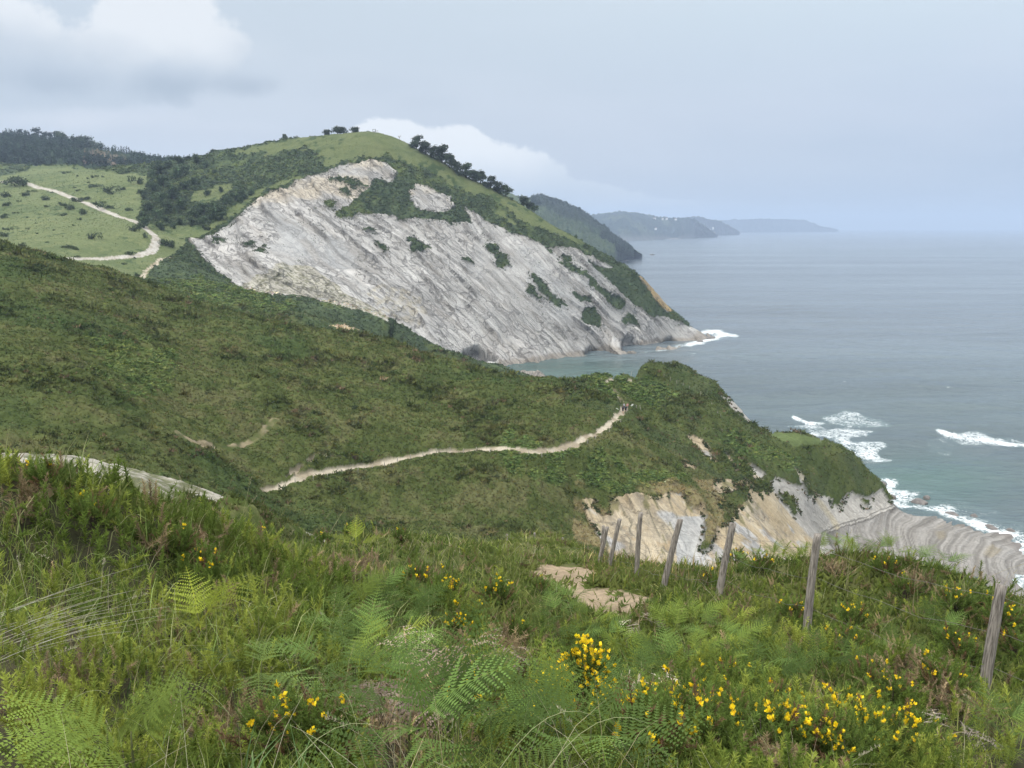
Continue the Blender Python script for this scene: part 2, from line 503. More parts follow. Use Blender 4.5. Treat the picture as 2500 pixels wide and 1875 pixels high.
YBAND = [(1556, 676), (1572, 680), (1615, 730), (1640, 764), (1625, 764), (1598, 736)]
HOLES = [(1021, 604, 12, 14), (1037, 603, 8, 6), (905, 565, 13, 6), (1000, 585, 14, 7), (925, 598, 7, 12), (1205, 603, 18, 11), (1230, 635, 16, 18), (1140, 640, 14, 9), (1322, 700, 14, 34), (1345, 725, 12, 28), (1376, 738, 18, 7), (1420, 725, 20, 10), (1443, 775, 22, 24),
         (1540, 785, 18, 12), (532, 588, 12, 12), (608, 600, 10, 6), (1380, 640, 12, 5), (1390, 660, 30, 6), (1430, 680, 34, 7), (1480, 715, 22, 9), (1500, 735, 20, 14), (840, 450, 34, 6), (870, 445, 26, 5), (845, 470, 14, 10), (800, 495, 12, 6), (1085, 532, 25, 9), (1115, 525, 22, 10), (640, 610, 8, 5), (1345, 610, 10, 9), (1300, 720, 9, 20)]
GRASS = [(560, 372), (640, 354), (796, 320), (885, 310), (960, 312), (1300, 500), (1420, 578), (1480, 620), (1440, 612), (1400, 592), (1330, 562), (1250, 532), (1160, 478), (1090, 434), (1010, 404), (930, 388), (860, 392), (800, 402), (770, 372), (700, 372), (620, 372)]
GRASS2 = [(560, 512), (600, 480), (660, 452), (730, 430), (745, 438), (700, 455), (650, 464), (612, 495), (576, 530), (540, 552), (470, 590), (455, 580), (520, 545)]
GRASS3 = [(470, 470), (560, 450), (575, 455), (540, 485), (500, 500), (462, 498)]
MEADOW = [(-300, 470), (-40, 440), (60, 420), (85, 405), (200, 412), (300, 424), (362, 430), (350, 480), (340, 540), (372, 550), (420, 552), (470, 550), (520, 560), (460, 592), (430, 615), (400, 632), (372, 655), (352, 700), (250, 705), (-300, 705)]
FERNS = [[(1215, 1070), (1310, 1085), (1420, 1100), (1560, 1140), (1680, 1165), (1640, 1190), (1480, 1200), (1330, 1175), (1240, 1130)], [(1400, 930), (1600, 905), (1650, 960), (1640, 1000), (1540, 985), (1460, 960)],
         [(215, 835), (330, 830), (430, 860), (420, 940), (300, 965), (220, 930)], [(390, 690), (470, 680), (640, 715), (730, 750), (640, 770), (480, 740)], [(1750, 1060), (1900, 1110), (1960, 1150), (1900, 1150), (1800, 1110)]]
FIELD = [(1875, 1058), (1930, 1056), (1985, 1066), (2012, 1076), (2000, 1084), (1930, 1090), (1888, 1078)]
SPROCK = [[(1415, 1226), (1440, 1222), (1470, 1228), (1500, 1214), (1548, 1211), (1590, 1216), (1640, 1205), (1690, 1218), (1716, 1250), (1735, 1290), (1760, 1330), (1760, 1420), (1520, 1420), (1469, 1330), (1440, 1280)],
          [(1735, 1172), (1760, 1168), (1800, 1180), (1824, 1170), (1845, 1200), (1850, 1215), (1990, 1345), (1990, 1420), (1780, 1420), (1735, 1290), (1745, 1230)],
          [(1820, 1140), (1835, 1142), (1870, 1160), (1939, 1186), (1960, 1186), (1990, 1205), (2040, 1226), (2060, 1212), (2078, 1200), (2100, 1214), (2123, 1211), (2140, 1196), (2152, 1192), (2165, 1215), (2200, 1243), (2240, 1420), (1960, 1420), (1900, 1300), (1850, 1210)],
          [(1933, 1145), (1944, 1148), (2000, 1215), (1985, 1215), (1950, 1180)],
          [(1672, 1060), (1690, 1062), (1725, 1085), (1752, 1130), (1740, 1132), (1700, 1100)], [(1760, 1102), (1768, 1104), (1803, 1152), (1795, 1154)], [(1752, 960), (1775, 975), (1805, 998), (1850, 1046), (1826, 1040), (1790, 1005)], [(1660, 1130), (1695, 1138), (1690, 1160), (1668, 1150)]]
SPHOLES = [(1860, 1185, 16, 34, .7), (1920, 1230, 36, 14, .75), (1745, 1215, 22, 12, 0), (1770, 1245, 20, 50, .5), (1800, 1215, 16, 36, .5), (1690, 1230, 16, 18, 0), (1465, 1240, 16, 14, 0), (2115, 1225, 10, 6, .6), (1975, 1200, 20, 8, .6), (1725, 1290, 12, 60, .3), (2040, 1235, 18, 5, .6)]
SCAR = [(800, 798), (840, 797), (905, 822), (906, 830), (850, 812)]
SLIP = [(590, 735), (600, 690), (690, 650), (760, 655), (800, 690), (860, 735), (935, 760), (960, 800), (900, 790), (820, 745), (700, 722)]
SCREE2 = [(930, 690), (1000, 720), (1050, 760), (1020, 800), (940, 770), (900, 720)]
def ell(px, py, e):
    cx, cy_, rx, ry = e[:4]
    a = (px - cx); b = (py - cy_)
    if len(e) > 4 and e[4]:
        c, s = math.cos(e[4]), math.sin(e[4]); a, b = a * c + b * s, -a * s + b * c
    return (a / rx) ** 2 + (b / ry) ** 2 < 1

# bedding of the flysch: a level function whose contours dip to the right, steeper towards the sea
def bedding(x, y, z):
    sp_ = np.logaddexp(0, (x + 70) / 45.0)
    s = z + .42 * x + .55 * 45 * sp_ - .12 * (y - 480)
    return s + 4.5 * fbm(x / 95, y / 95, z / 95, 5, 2) + .55 * fbm(x / 15, y / 15, z / 15, 6, 2)
def platform_bed(x, y):
    return np.hypot(x - 175, (y - 128) * 1.0) + 3.5 * vn(x / 28, y / 28, seed=8) + .7 * vn(x / 6, y / 6, seed=9)

radii = [54.0]
while radii[-1] < 1150:
    r = radii[-1]
    k = 0.004 if r < 52 else .0042 if r < 95 else .0026 if r < 250 else .0040 if r < 385 else .00135 if r < 580 else .003 if r < 650 else .008
    radii.append(r * (1 + k))
radii = np.array(radii)
az = np.radians(np.arange(-38.5, 36.6, .085))
RR, AZ = np.meshgrid(radii, az, indexing='ij')
X = RR * np.tan(AZ); Yg = RR.copy()
Z = upsample(land, az, radii, 3)
# break up the smooth heights
far = sst(Yg, 280, 360)
Z = Z + (1 - far) * (1.2 * fbm(X / 16, Yg / 16, seed=1, oct=3)) * sst(Yg, 40, 90) + far * 2.2 * fbm(X / 45, Yg / 45, seed=2, oct=4)
px, py = proj(X, Yg, Z)
jx = 7 * fbm(X / 9, Yg / 9, Z / 9, 21, 4); jy = 7 * fbm(X / 9, Yg / 9, Z / 9, 22, 4)
jn = np.where(Yg > 300, 1.0, .8)
jx = np.where(Yg > 300, jx, 8 * fbm(X / 3.2, Yg / 3.2, Z / 3.2, 23, 4)); jy = np.where(Yg > 300, jy, 8 * fbm(X / 3.2, Yg / 3.2, Z / 3.2, 24, 4))
qx, qy = px + jx * jn, py + jy * jn
hill = Yg > 300
rock = np.zeros(X.shape, bool); yel = np.zeros(X.shape)
rock |= hill & inpoly(qx, qy, ROCK) & (Yg > 375)
for e in HOLES: rock &= ~(hill & ell(px + 2.6 * jx, py + 2.6 * jy, (e[0], e[1], max(e[2], e[3]) * 1.15, min(e[2], e[3]) * .85, .85 if e[3] > e[2] else (.60 if e[0] > 1000 else .2))))
rock |= hill & inpoly(px + 2 * jx, py + 2 * jy, OUT2)
rock |= hill & inpoly(px + .4 * jx, py + .4 * jy, YBAND)
yband = hill & inpoly(qx, qy, YBAND)
near = (Yg > 98) & (Yg < 290)
sprock = np.zeros(X.shape, bool)
for p_ in SPROCK: sprock |= near & inpoly(qx, qy, p_)
for e in SPHOLES: sprock &= ~(near & ell(px + 2.6 * jx, py + 2.6 * jy, e))
plat = near & (X > 78) & (Z < 3.4) & (py > 1195)
sprock |= plat | (near & (X > 60) & (Z < 1.5))
rock |= sprock
rock |= (Z < 2.0) & (Yg > 380)
rockf = rock.astype(float)
meadow = (Yg > 325) & inpoly(qx, qy, MEADOW) & ~rock
grass = hill & (inpoly(px + 4.5 * jx, py + 3.5 * jy, GRASS) | inpoly(qx, qy, GRASS2) | inpoly(qx, qy, GRASS3)) & ~rock
field = near & inpoly(qx, qy, FIELD)
fern = np.zeros(X.shape, bool)
for p_ in FERNS: fern |= inpoly(px + 4 * jx, py + 4 * jy, p_) & (vn(X / 2.5, Yg / 2.5, seed=25) > -.45)
fern &= ~rock & (Yg < 420) & (Yg > 70)
scar = inpoly(qx, qy, SCAR) & (Yg > 230) & (Yg < 340)
slip = inpoly(px + 2 * jx, py + 2 * jy, SLIP) & (Yg > 330) & (Yg < 470)
scree = inpoly(px + 3 * jx, py + 3 * jy, SCREE2) & (Yg > 390) & (Yg < 500)
# paths on this land
pathw = np.array([W(a, b, d)[:2] for a, b, d in PATH]); 
P2 = [(1525, 1006, 160), (1520, 985, 168), (1500, 962, 176), (1480, 945, 180), (1530, 922, 200), (1570, 915, 214)]
PB = [(425, 1040, 104), (470, 1035, 106), (520, 1025, 110), (570, 1010, 114), (610, 1000, 118), (640, 990, 122), (670, 978, 127)]
PC = [(700, 1178, 110), (740, 1160, 114), (775, 1145, 118), (830, 1140, 119)]
dP = polydist(X, Yg, pathw)
dB = polydist(X, Yg, [W(a, b, d)[:2] for a, b, d in PB])
dC = polydist(X, Yg, [W(a, b, d)[:2] for a, b, d in PC])
dP2 = polydist(X, Yg, [W(a, b, d)[:2] for a, b, d in P2])
jw = .35 * vn(X / 1.3, Yg / 1.3, seed=31)
onpath = ((dP + jw * 1.3 < .58) & (Yg > 100) & (Yg < 166)) | ((dC + jw < .3)) | ((dP2 + jw < .5) & (px > 1470) & (vn(X / 5, Yg / 5, seed=77) > -.2))
ontrack = np.zeros(X.shape, bool)
ROAD = [(-40, 440, 625), (24, 446, 600), (76, 454, 572), (158, 476, 530), (222, 501, 497), (278, 526, 470), (342, 546, 440), (373, 567, 418), (383, 582, 402), (366, 597, 388), (335, 609, 376), (285, 620, 366), (222, 628, 356), (170, 636, 346)]
roadw = np.array([W(a, b, d)[:2] for a, b, d in ROAD])
dR = polydist(X, Yg, roadw)
onroad = (dR + .5 * jw < 2.1) & (Yg > 330)
PD = [(345, 690, 345), (348, 672, 352), (358, 655, 360), (380, 640, 372), (392, 628, 382), (415, 616, 392)]
dD = polydist(X, Yg, [W(a, b, d)[:2] for a, b, d in PD])
onpath |= (dD + 2 * jw < .9) & (Yg > 330)
veg = ~rock & ~onpath & ~ontrack & ~onroad & ~field & ~((dB < .7) & (Yg < 130)) & (dP > .9)

# relief: bedding ridges on rock, hummocks on scrub and heath
def relief(rockm):
    bed = bedding(X, Yg, Z)
    pl = np.clip(1 - np.abs(Z - 1) / 3.0, 0, 1) * (X > 70) * (Yg < 260)
    bed = np.where(pl > .01, platform_bed(X, Yg) * 2.6, bed)
    along = (X * .8 - Z * .5)
    def ridge(lam, L, seed):
        n = vn(along / L, Yg / L, bed / lam, seed)
        return n
    a, b, c = ridge(9.0, 60, 41), ridge(3.6, 30, 42), ridge(1.5, 16, 43)
    slab = sst(fbm(X / 38, Yg / 38, Z / 38, 44, 3), -.05, .30)        # smooth slabs here and there
    return bed, a, b, c, slab, along
bed, ra, rb, rc, slab, along = relief(rock)
isfar = sst(Yg, 290, 370)
amp = (1 - .7 * slab)
saw = lambda n: np.where(n > 0, n, n * .5)
disp = amp * (2.6 * saw(ra) + 1.3 * saw(rb) + .55 * saw(rc)) + 1.2 * fbm(X / 20, Yg / 20, Z / 20, 45, 3)
def ledge(lam, L, seed):
    ph_ = bed / lam + .55 * vn(along / L, Yg / L, bed / lam * .3, seed)
    f = ph_ - np.floor(ph_)
    pres = sst(vn(along / (L * .8), Yg / (L * .8), np.floor(ph_) * 3.7, seed + 1), -.25, .35)
    return (1 - f) ** 1.5 * pres, np.clip(1 - np.minimum(f, 1 - f) / .10, 0, 1) * pres
la, lda = ledge(7.5, 34, 141); lb, ldb = ledge(3.4, 18, 144)
disp = disp * .75 + (1 - .5 * slab) * (2.2 * la + 1.0 * lb)
disp = disp * (.28 + .72 * isfar)
disp = np.where(plat, .22 * rb + .22 * rc, disp)
hum_far = 2.0 * np.abs(fbm(X / 7, Yg / 7, seed=51, oct=3)) + .8 * np.abs(vn(X / 2.6, Yg / 2.6, seed=52))
hum_near = .85 * np.abs(fbm(X / 4.2, Yg / 4.2, seed=53, oct=3)) + .40 * np.abs(vn(X / 1.1, Yg / 1.1, seed=54)) + .55 * vn(X / 11, Yg / 11, seed=55)
hum = hum_far * isfar + hum_near * (1 - isfar)
hum = np.where(grass, .35 * hum, hum); hum = np.where(meadow, .18 * hum, hum)
hum = np.where(onpath | ontrack, .10 * hum - .15, hum); hum = np.where(onroad, 0, hum); hum = np.where(field, .15 * hum, hum)
pathfade = np.clip(dP / 2.0, 0, 1)
hum = np.where((Yg < 170) & ~rock, hum * (.25 + .75 * pathfade), hum)
# sea caves in the cliff's foot
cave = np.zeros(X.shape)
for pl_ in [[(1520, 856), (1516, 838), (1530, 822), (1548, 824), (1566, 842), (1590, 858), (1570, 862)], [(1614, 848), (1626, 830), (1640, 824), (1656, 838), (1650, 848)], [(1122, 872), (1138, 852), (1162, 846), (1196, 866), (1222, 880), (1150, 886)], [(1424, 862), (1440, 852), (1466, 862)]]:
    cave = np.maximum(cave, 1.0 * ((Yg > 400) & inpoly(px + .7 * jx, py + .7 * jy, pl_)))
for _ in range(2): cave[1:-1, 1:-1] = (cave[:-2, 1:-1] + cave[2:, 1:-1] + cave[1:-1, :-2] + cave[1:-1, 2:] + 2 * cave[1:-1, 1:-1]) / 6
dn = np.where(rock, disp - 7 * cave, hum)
# rows are far apart on the cliff, so push along the surface normal
gx = np.gradient(Z, axis=1) / np.gradient(X, axis=1)
gy = np.gradient(Z, axis=0) / np.gradient(Yg, axis=0)
gx = np.clip(gx, -1.6, 1.6); gy = np.clip(gy, -1.6, 1.6)
nl = np.sqrt(gx * gx + gy * gy + 1)
VX, VY, VZ = X - gx / nl * dn, Yg - gy / nl * dn, Z + dn / nl
VZ = np.maximum(VZ, -8.5)

# own colours of the ground (albedo), plus painted shade in the sea caves
n1 = fbm(X / 30, Yg / 30, seed=61, oct=3); n2 = fbm(X / 6, Yg / 6, seed=62, oct=3); n3 = vn(X / 1.6, Yg / 1.6, seed=63); n4 = fbm(X / 2.4, Yg / 2.4, Z / 2.4, 64, 3)
A = lambda *c: np.array(c)
heath = mixc(A(.054, .070, .020), A(.080, .094, .030), sst(n2 + .5 * n3, -.4, .5))
heath = mixc(heath, A(.100, .090, .046), .38 * sst(n2 + .6 * n1 + .5 * n3, .25, .75))
heath = mixc(heath, A(.045, .070, .022), .7 * sst(-n1 - .4 * n2, .1, .6))
scrub = mixc(A(.042, .060, .030), A(.066, .090, .042), sst(n2 + .5 * n3, -.5, .6))
scrub = mixc(scrub, A(.090, .115, .035), .55 * sst(n1 + n2 * .7, .25, .6))
grs = mixc(A(.102, .122, .050), A(.074, .096, .038), sst(n2 + .3 * n3, -.3, .6))
grs = mixc(grs, A(.125, .140, .060), .5 * sst(n1 + .4 * n3, .1, .7))
mdw = mixc(A(.116, .140, .060), A(.086, .112, .046), sst(n1 + .6 * n2, -.4, .5))
mdw = mixc(mdw, A(.165, .180, .080), .5 * sst(n2 + .4 * n3, .1, .6))
frn = mixc(A(.062, .092, .026), A(.092, .122, .036), sst(n3 + n2, -.5, .5))
col = mixc(heath, scrub, sst(Yg, 255, 320))
patch = sst(fbm(X / 5, Yg / 5, seed=66, oct=3), .22, .30)
grs = mixc(grs, A(.040, .062, .024), (patch * sst(fbm(X / 28, Yg / 28, seed=67, oct=2), -.05, .2))[...])
mdw = mixc(mdw, A(.050, .075, .030), sst(fbm(X / 4, Yg / 4, seed=68, oct=3), .34, .42) * sst(fbm(X / 30, Yg / 30, seed=69, oct=2), .0, .2))
col = np.where(grass[..., None], grs, col)
col = np.where(meadow[..., None], mdw, col)
col = np.where(fern[..., None], frn, col)
col = np.where(field[..., None], A(.088, .116, .042) * (1 + .15 * n3[..., None]), col)
spurm = (px > 1380) & (Yg > 150) & (Yg < 260) & ~rock & ~field
col = np.where(spurm[..., None], mixc(col, A(.040, .062, .024), (.6 * sst(n2 + .5 * n1, -.1, .4))), col)
# dry sandy streaks above the near cliffs
dry = sst(n2 + n1 * .5, .05, .5) * (near & (px > 1400) & (px < 1760) & (py > 1175) & ~rock)
col = mixc(col, A(.20, .165, .085), .8 * dry)
col = np.where(scar[..., None], A(.40, .33, .22), col)
n5 = vn(X / .8, Yg / .8, Z / .8, 65)
slipc = mixc(A(.16, .155, .10), A(.38, .36, .30), sst(n5 + .8 * n4 + .15, -.45, .4))
# rock
g1 = fbm(X / 12, Yg / 12, Z / 12, 71, 4); g2 = fbm(X / 45, Yg / 45, Z / 45, 72, 3)
rk = mixc(A(.335, .326, .305), A(.435, .425, .40), sst(g1, -.4, .4))
rk = mixc(rk, A(.310, .313, .305), .75 * slab * sst(g2 + .4 * g1, -.3, .3))
crack = lambda n, w: 1 - sst(np.abs(n), 0.0, w)
dark = np.maximum(.7 * crack(rb, .06), .5 * crack(rc, .09)) * sst(g1 + .3, -.25, .5)
dark = np.maximum(dark, np.maximum(.95 * lda, .8 * ldb * sst(g1 + .4, 0, .5)))
rk = mixc(rk, A(.12, .117, .113), .8 * dark * (1 - .45 * slab))
hi_ = sst(rb, .25, .6) * (1 - slab)
rk = mixc(rk, A(.50, .48, .45), .5 * hi_)
tan_ = np.zeros(X.shape)
tan_ = np.maximum(tan_, hill * .8 * sst(490 - px + (620 - py) * .5 + 80 * g1, 0, 120))
tan_ = np.maximum(tan_, hill * .75 * sst(-np.abs(py - 455 - (820 - px) * .12) + 40 + 40 * g1, 0, 40) * (px < 900) * (px > 600))
tan_ = np.maximum(tan_, hill * .65 * ((py < 480) & (px > 820)) * sst(g1, -.3, .4))
rk = mixc(rk, A(.43, .36, .25), np.clip(tan_, 0, 1) * .8)
rk = np.where(yband[..., None], A(.40, .29, .13), rk)
stain = sst(fbm(along_ := (X * .8 - Z * .5) / 16, Yg / 16, bed / 2.2, 73, 2), .15, .5)
rk = mixc(rk, A(.25, .23, .20), .45 * stain)
wet = hill & (Z < 3.2)
rk = np.where(wet[..., None], mixc(rk, A(.20, .17, .13), .65 * sst(3.2 - Z + g1 * 1.5, 0, 2.0)), rk)
beach = hill & (Z < 2.2) & (px < 1215)
rk = np.where(beach[..., None], A(.42, .41, .39) * (1 + .12 * n3[..., None]), rk)
# the nearer rock: warm sandstone on the left, pale grey slabs towards the sea
sr = mixc(A(.345, .28, .18), A(.42, .36, .26), sst(g1 + .4 * n4, -.3, .4))
sr = mixc(sr, A(.37, .36, .335), sst(fbm(X / 7, Yg / 7, Z / 7, 74, 3) + .25 * n4, .22, .38))
sr = mixc(sr, A(.30, .21, .10), .6 * sst(n4 + .3 * g1, .25, .6))
edge = px - 1835 - (py - 1150) * .85 + 6 * n4
gr = mixc(A(.31, .295, .262), A(.40, .38, .34), sst(g1 + n4 * .5, -.4, .4))
gr = mixc(gr, A(.42, .37, .26), .8 * sst(-np.abs(px - 1945 - (py - 1150) * .72) + 12 + 6 * n4, 0, 8))
s2 = mixc(sr, gr, sst(edge, -4, 6))
d2 = np.maximum(crack(rb, .07) * .8, crack(ra, .05)) * sst(n4 + .35, 0, .6)
s2 = mixc(s2, A(.16, .145, .12), .6 * d2)
fx = px - (py - 1200) * .42
crk = np.zeros(X.shape)
for c0, w0 in [(1500, 3), (1522, 2), (1562, 3), (1583, 2), (1622, 3), (1655, 2), (1700, 3), (1740, 3), (1775, 2), (1600, 1.6), (1545, 1.6), (1482, 2)]:
    crk = np.maximum(crk, sst(w0 + 1.5 * n4 - np.abs(fx - c0 - 9 * vn(py / 22, px * 0, seed=int(c0))), 0, 1.5) * sst(vn(py / 26, px * 0 + c0, seed=84), -.5, .1))
s2 = mixc(s2, A(.11, .105, .07), .75 * crk * (edge < 0))
s2 = mixc(s2, A(.15, .14, .06), .8 * sst(fbm(fx / 16, py / 40, seed=85, oct=3) - sst(py, 1215, 1300) * .3, .12, .3) * (edge < 0))
greyw = (px > 1650) & (px < 1720) & (py > 1262) & (py - 1262 > np.abs(px - 1690) * .4 - 10)
s2 = np.where(greyw[..., None], mixc(A(.36, .355, .335), A(.30, .30, .285), sst(n4, -.3, .3)), s2)
# platform beds
pb = platform_bed(X, Yg)
ps = .6 * vn(X / 40, Yg / 40, pb / .9, 75) + .8 * vn(X / 25, Yg / 25, pb / .38, 76) + .35 * n4
pc = mixc(A(.165, .155, .138), A(.285, .272, .248), sst(ps, -.6, .7))
pc = mixc(pc, A(.25, .21, .13), .45 * sst(vn(X / 16, Yg / 16, pb / 3.0, 77), .35, .6))
outer = sst(py, 1215, 1330)
pc = mixc(pc, A(.155, .135, .12), .75 * sst(.55 - Z + .9 * vn(X / 6, Yg / 6, seed=78), -.1, .9))
s2 = np.where(plat[..., None], pc, s2)
rk = np.where((sprock & near)[..., None], s2, rk)
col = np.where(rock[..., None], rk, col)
col = np.where((slip & hill)[..., None], slipc, col)
col = np.where((scree & rock)[..., None], mixc(col, A(.38, .345, .26), .7 * sst(n4, -.3, .3)), col)
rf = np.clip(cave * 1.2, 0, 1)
col = mixc(col, A(.12, .115, .11), .6 * rf)  # shade of the cave hollows painted into the rock colour
PEB = mixc(A(.40, .355, .275), A(.27, .23, .165), sst(n3 + n4 * .5, -.2, .6))
col = np.where(onpath[..., None], PEB, col)
col = np.where(((dB + .5 * jw < .6) & (Yg < 130))[..., None], mixc(col, A(.26, .21, .14), .75 * sst(n3, -.6, .3)), col)
tk = mixc(A(.42, .40, .35), A(.27, .26, .20), sst(vn(X / .55, Yg / .55, seed=81) + .7 * vn(X / .2, Yg / .2, seed=82), -.1, .8))
col = np.where(ontrack[..., None], tk, col)
col = np.where(onroad[..., None], mixc(A(.40, .38, .34), A(.30, .275, .225), sst(n3 + .5 * vn(dR / .8, dR * 0, seed=83), -.2, .6)), col)

# faces: one mesh for the near heath and spur, one for the far headland; nothing under the sea
nr, nc = X.shape
I = (np.arange(nr - 1)[:, None] * nc + np.arange(nc - 1)[None, :])
quad = np.stack([I, I + 1, I + nc + 1, I + nc], -1).reshape(-1, 4)
zf = VZ.ravel()[quad].max(1)
quad = quad[zf > -1.6]
V = np.stack([VX, VY, VZ], -1).reshape(-1, 3); Cc = col.reshape(-1, 3)
ALT = np.where(plat, .6 * X - .4 * Yg, along)
BED = np.stack([np.where(plat, platform_bed(X, Yg) * 1.6, bed), ALT, rock.astype(float) * np.where(plat, .45, np.where(Yg < 290, .6, 1.0)) * (1 - .45 * slab)], -1).reshape(-1, 3)
def submesh(name, q, mat):
    used = np.unique(q); m = np.full(len(V), -1, np.int64); m[used] = np.arange(len(used))
    o = mesh_np(name, V[used], m[q], mat, Cc[used])
    a = o.data.attributes.new('bed', 'FLOAT_VECTOR', 'POINT')
    a.data.foreach_set('vector', BED[used].astype(np.float32).ravel())
    return o
def mat_land():
    m = bpy.data.materials.new('land_surface'); m.use_nodes = True
    nt = m.node_tree; gg = G(nt); b = nt.nodes['Principled BSDF']
    a = gg.node('ShaderNodeVertexColor', layer_name='col')
    bd = gg.node('ShaderNodeAttribute', attribute_name='bed', attribute_type='GEOMETRY')
    s = gg.node('ShaderNodeSeparateXYZ'); nt.links.new(bd.outputs['Vector'], s.inputs[0])
    be, al, rk_ = s.outputs
    geo = gg.node('ShaderNodeNewGeometry'); P = geo.outputs['Position']
    sp_ = gg.node('ShaderNodeSeparateXYZ'); nt.links.new(P, sp_.inputs[0])
    n = gg.noise(P, 1.2, 5, .6)
    v1 = gg.xyz(gg.m('MULTIPLY', al, .030), gg.m('MULTIPLY', sp_.outputs[1], .03), gg.m('MULTIPLY', be, .55))
    v2 = gg.xyz(gg.m('MULTIPLY', al, .07), gg.m('MULTIPLY', sp_.outputs[1], .07), gg.m('MULTIPLY', be, 1.25))
    b1 = gg.noise(v1, 1.0, 5, .62, .35); b2 = gg.noise(v2, 1.0, 4, .6, .3)
    gate = gg.ss(gg.noise(P, .05, 4, .6), .34, .58)
    # thin dark partings between the beds, paler bed edges
    part = gg.m('MULTIPLY', gg.m('SUBTRACT', 1.0, gg.ss(gg.m('ABSOLUTE', gg.m('SUBTRACT', b1, .5)), .0, .030)), gate)
    part2 = gg.m('MULTIPLY', gg.m('SUBTRACT', 1.0, gg.ss(gg.m('ABSOLUTE', gg.m('SUBTRACT', b2, .52)), .0, .045)), gg.m('MULTIPLY', gate, .7))
    pt = gg.m('MULTIPLY', gg.m('MAXIMUM', part, part2), rk_)
    k = gg.lin(n, .25, .75, .80, 1.2)
    sc = gg.vm('SCALE', a.outputs[0]); gg.put(sc.node.inputs['Scale'], k)
    # broken slabs: cells stretched along the bedding, with open joints between them
    def slabs(fa, fb, w):
        ds = gg.vm('ADD', gg.xyz(gg.m('MULTIPLY', al, fa), gg.m('MULTIPLY', sp_.outputs[1], fa * 1.2), gg.m('MULTIPLY', be, fb)), gg.vm('MULTIPLY', gg.node_noise(P, .13, 6), (1.5, 1.5, 1.5)))
        ve = gg.node('ShaderNodeTexVoronoi', feature='DISTANCE_TO_EDGE'); gg.put(ve.inputs['Vector'], ds); ve.inputs['Scale'].default_value = 1.0
        vc = gg.node('ShaderNodeTexVoronoi', feature='F1'); gg.put(vc.inputs['Vector'], ds); vc.inputs['Scale'].default_value = 1.0
        s_ = gg.node('ShaderNodeSeparateColor'); nt.links.new(vc.outputs['Color'], s_.inputs[0])
        return gg.m('SUBTRACT', 1.0, gg.ss(ve.outputs['Distance'], .0, w)), s_.outputs[0]
    j1, c1 = slabs(.026, .17, .050); j2, c2 = slabs(.075, .42, .075)
    gate2 = gg.ss(gg.noise(P, .035, 4, .6), .40, .56)
    joint = gg.m('MULTIPLY', gg.m('MAXIMUM', gg.m('MULTIPLY', j1, gg.ss(n, .3, .5)), gg.m('MULTIPLY', gg.m('MULTIPLY', j2, .8), gate2)), rk_)
    pt = gg.m('MAXIMUM', gg.m('MULTIPLY', pt, .8), joint)
    cell = gg.m('ADD', gg.m('MULTIPLY', gg.m('SUBTRACT', c1, .5), .26), gg.m('MULTIPLY', gg.m('SUBTRACT', c2, .5), .20))
    tone = gg.m('MULTIPLY', gg.m('ADD', gg.m('MULTIPLY', gg.m('SUBTRACT', b2, .5), .5), cell), rk_)
    sc2 = gg.vm('SCALE', sc); gg.put(sc2.node.inputs['Scale'], gg.m('ADD', 1.0, tone))
    c = gg.mix(gg.m('MULTIPLY', pt, .62), sc2, (.085, .080, .076))
    gg.put(b.inputs['Base Color'], c)
    b.inputs['Roughness'].default_value = .95; b.inputs['Specular IOR Level'].default_value = .08
    h = gg.m('ADD', gg.m('MULTIPLY', n, .5), gg.m('MULTIPLY', rk_, gg.m('ADD', gg.m('ADD', gg.m('MULTIPLY', b1, 2.6), gg.m('MULTIPLY', b2, 1.2)), gg.m('SUBTRACT', gg.m('ADD', gg.m('MULTIPLY', c1, 1.3), gg.m('MULTIPLY', c2, .6)), gg.m('MULTIPLY', joint, 1.0)))))
    bn = gg.node('ShaderNodeBump'); bn.inputs['Strength'].default_value = .75; bn.inputs['Distance'].default_value = 1.0
    gg.put(bn.inputs['Height'], h); gg.put(b.inputs['Normal'], bn.outputs[0])
    return m
MLAND = mat_land()
yq = V[quad, 1].mean(1)
tag(submesh('hillside', quad[yq < 318], MLAND), kind='structure')
tag(submesh('headland', quad[yq >= 318], MLAND), kind='structure')
KEEP = dict(X=X, Y=Yg, Z=VZ, px=px, py=py, veg=veg, meadow=meadow, grass=grass, fern=fern, rock=rock, col=col, field=field, VX=VX, VY=VY)
def ground(x, y):
    """height of the land without its hummocks"""
    x = np.asarray(x, float); y = np.asarray(y, float)
    f = sst(y, 280, 360)
    return land(x, y) + (1 - f) * 1.2 * fbm(x / 16, y / 16, seed=1, oct=3) * sst(y, 40, 90) + f * 2.2 * fbm(x / 45, y / 45, seed=2, oct=4)

# ------------------------------------------------------------------ the sea
rs = [118.0]
while rs[-1] < 16200:
    r = rs[-1]; rs.append(r * (1 + (.0036 if r < 700 else .009 if r < 3000 else .02)))
rs = np.array(rs)
sa = np.radians(np.arange(-14, 44.01, .085))
SR, SA = np.meshgrid(rs, sa, indexing='ij')
SX = SR * np.tan(SA); SY = SR.copy()
spx, spy = proj(SX, SY, np.zeros_like(SX))
jx = 10 * fbm(SX / 14, SY / 14, seed=91, oct=4); jy = 6 * fbm(SX / 14, SY / 14, seed=92, oct=4)
jx2 = 12 * fbm(SX / 5, SY / 5, seed=191, oct=3); jy2 = 5 * fbm(SX / 5, SY / 5, seed=192, oct=3)
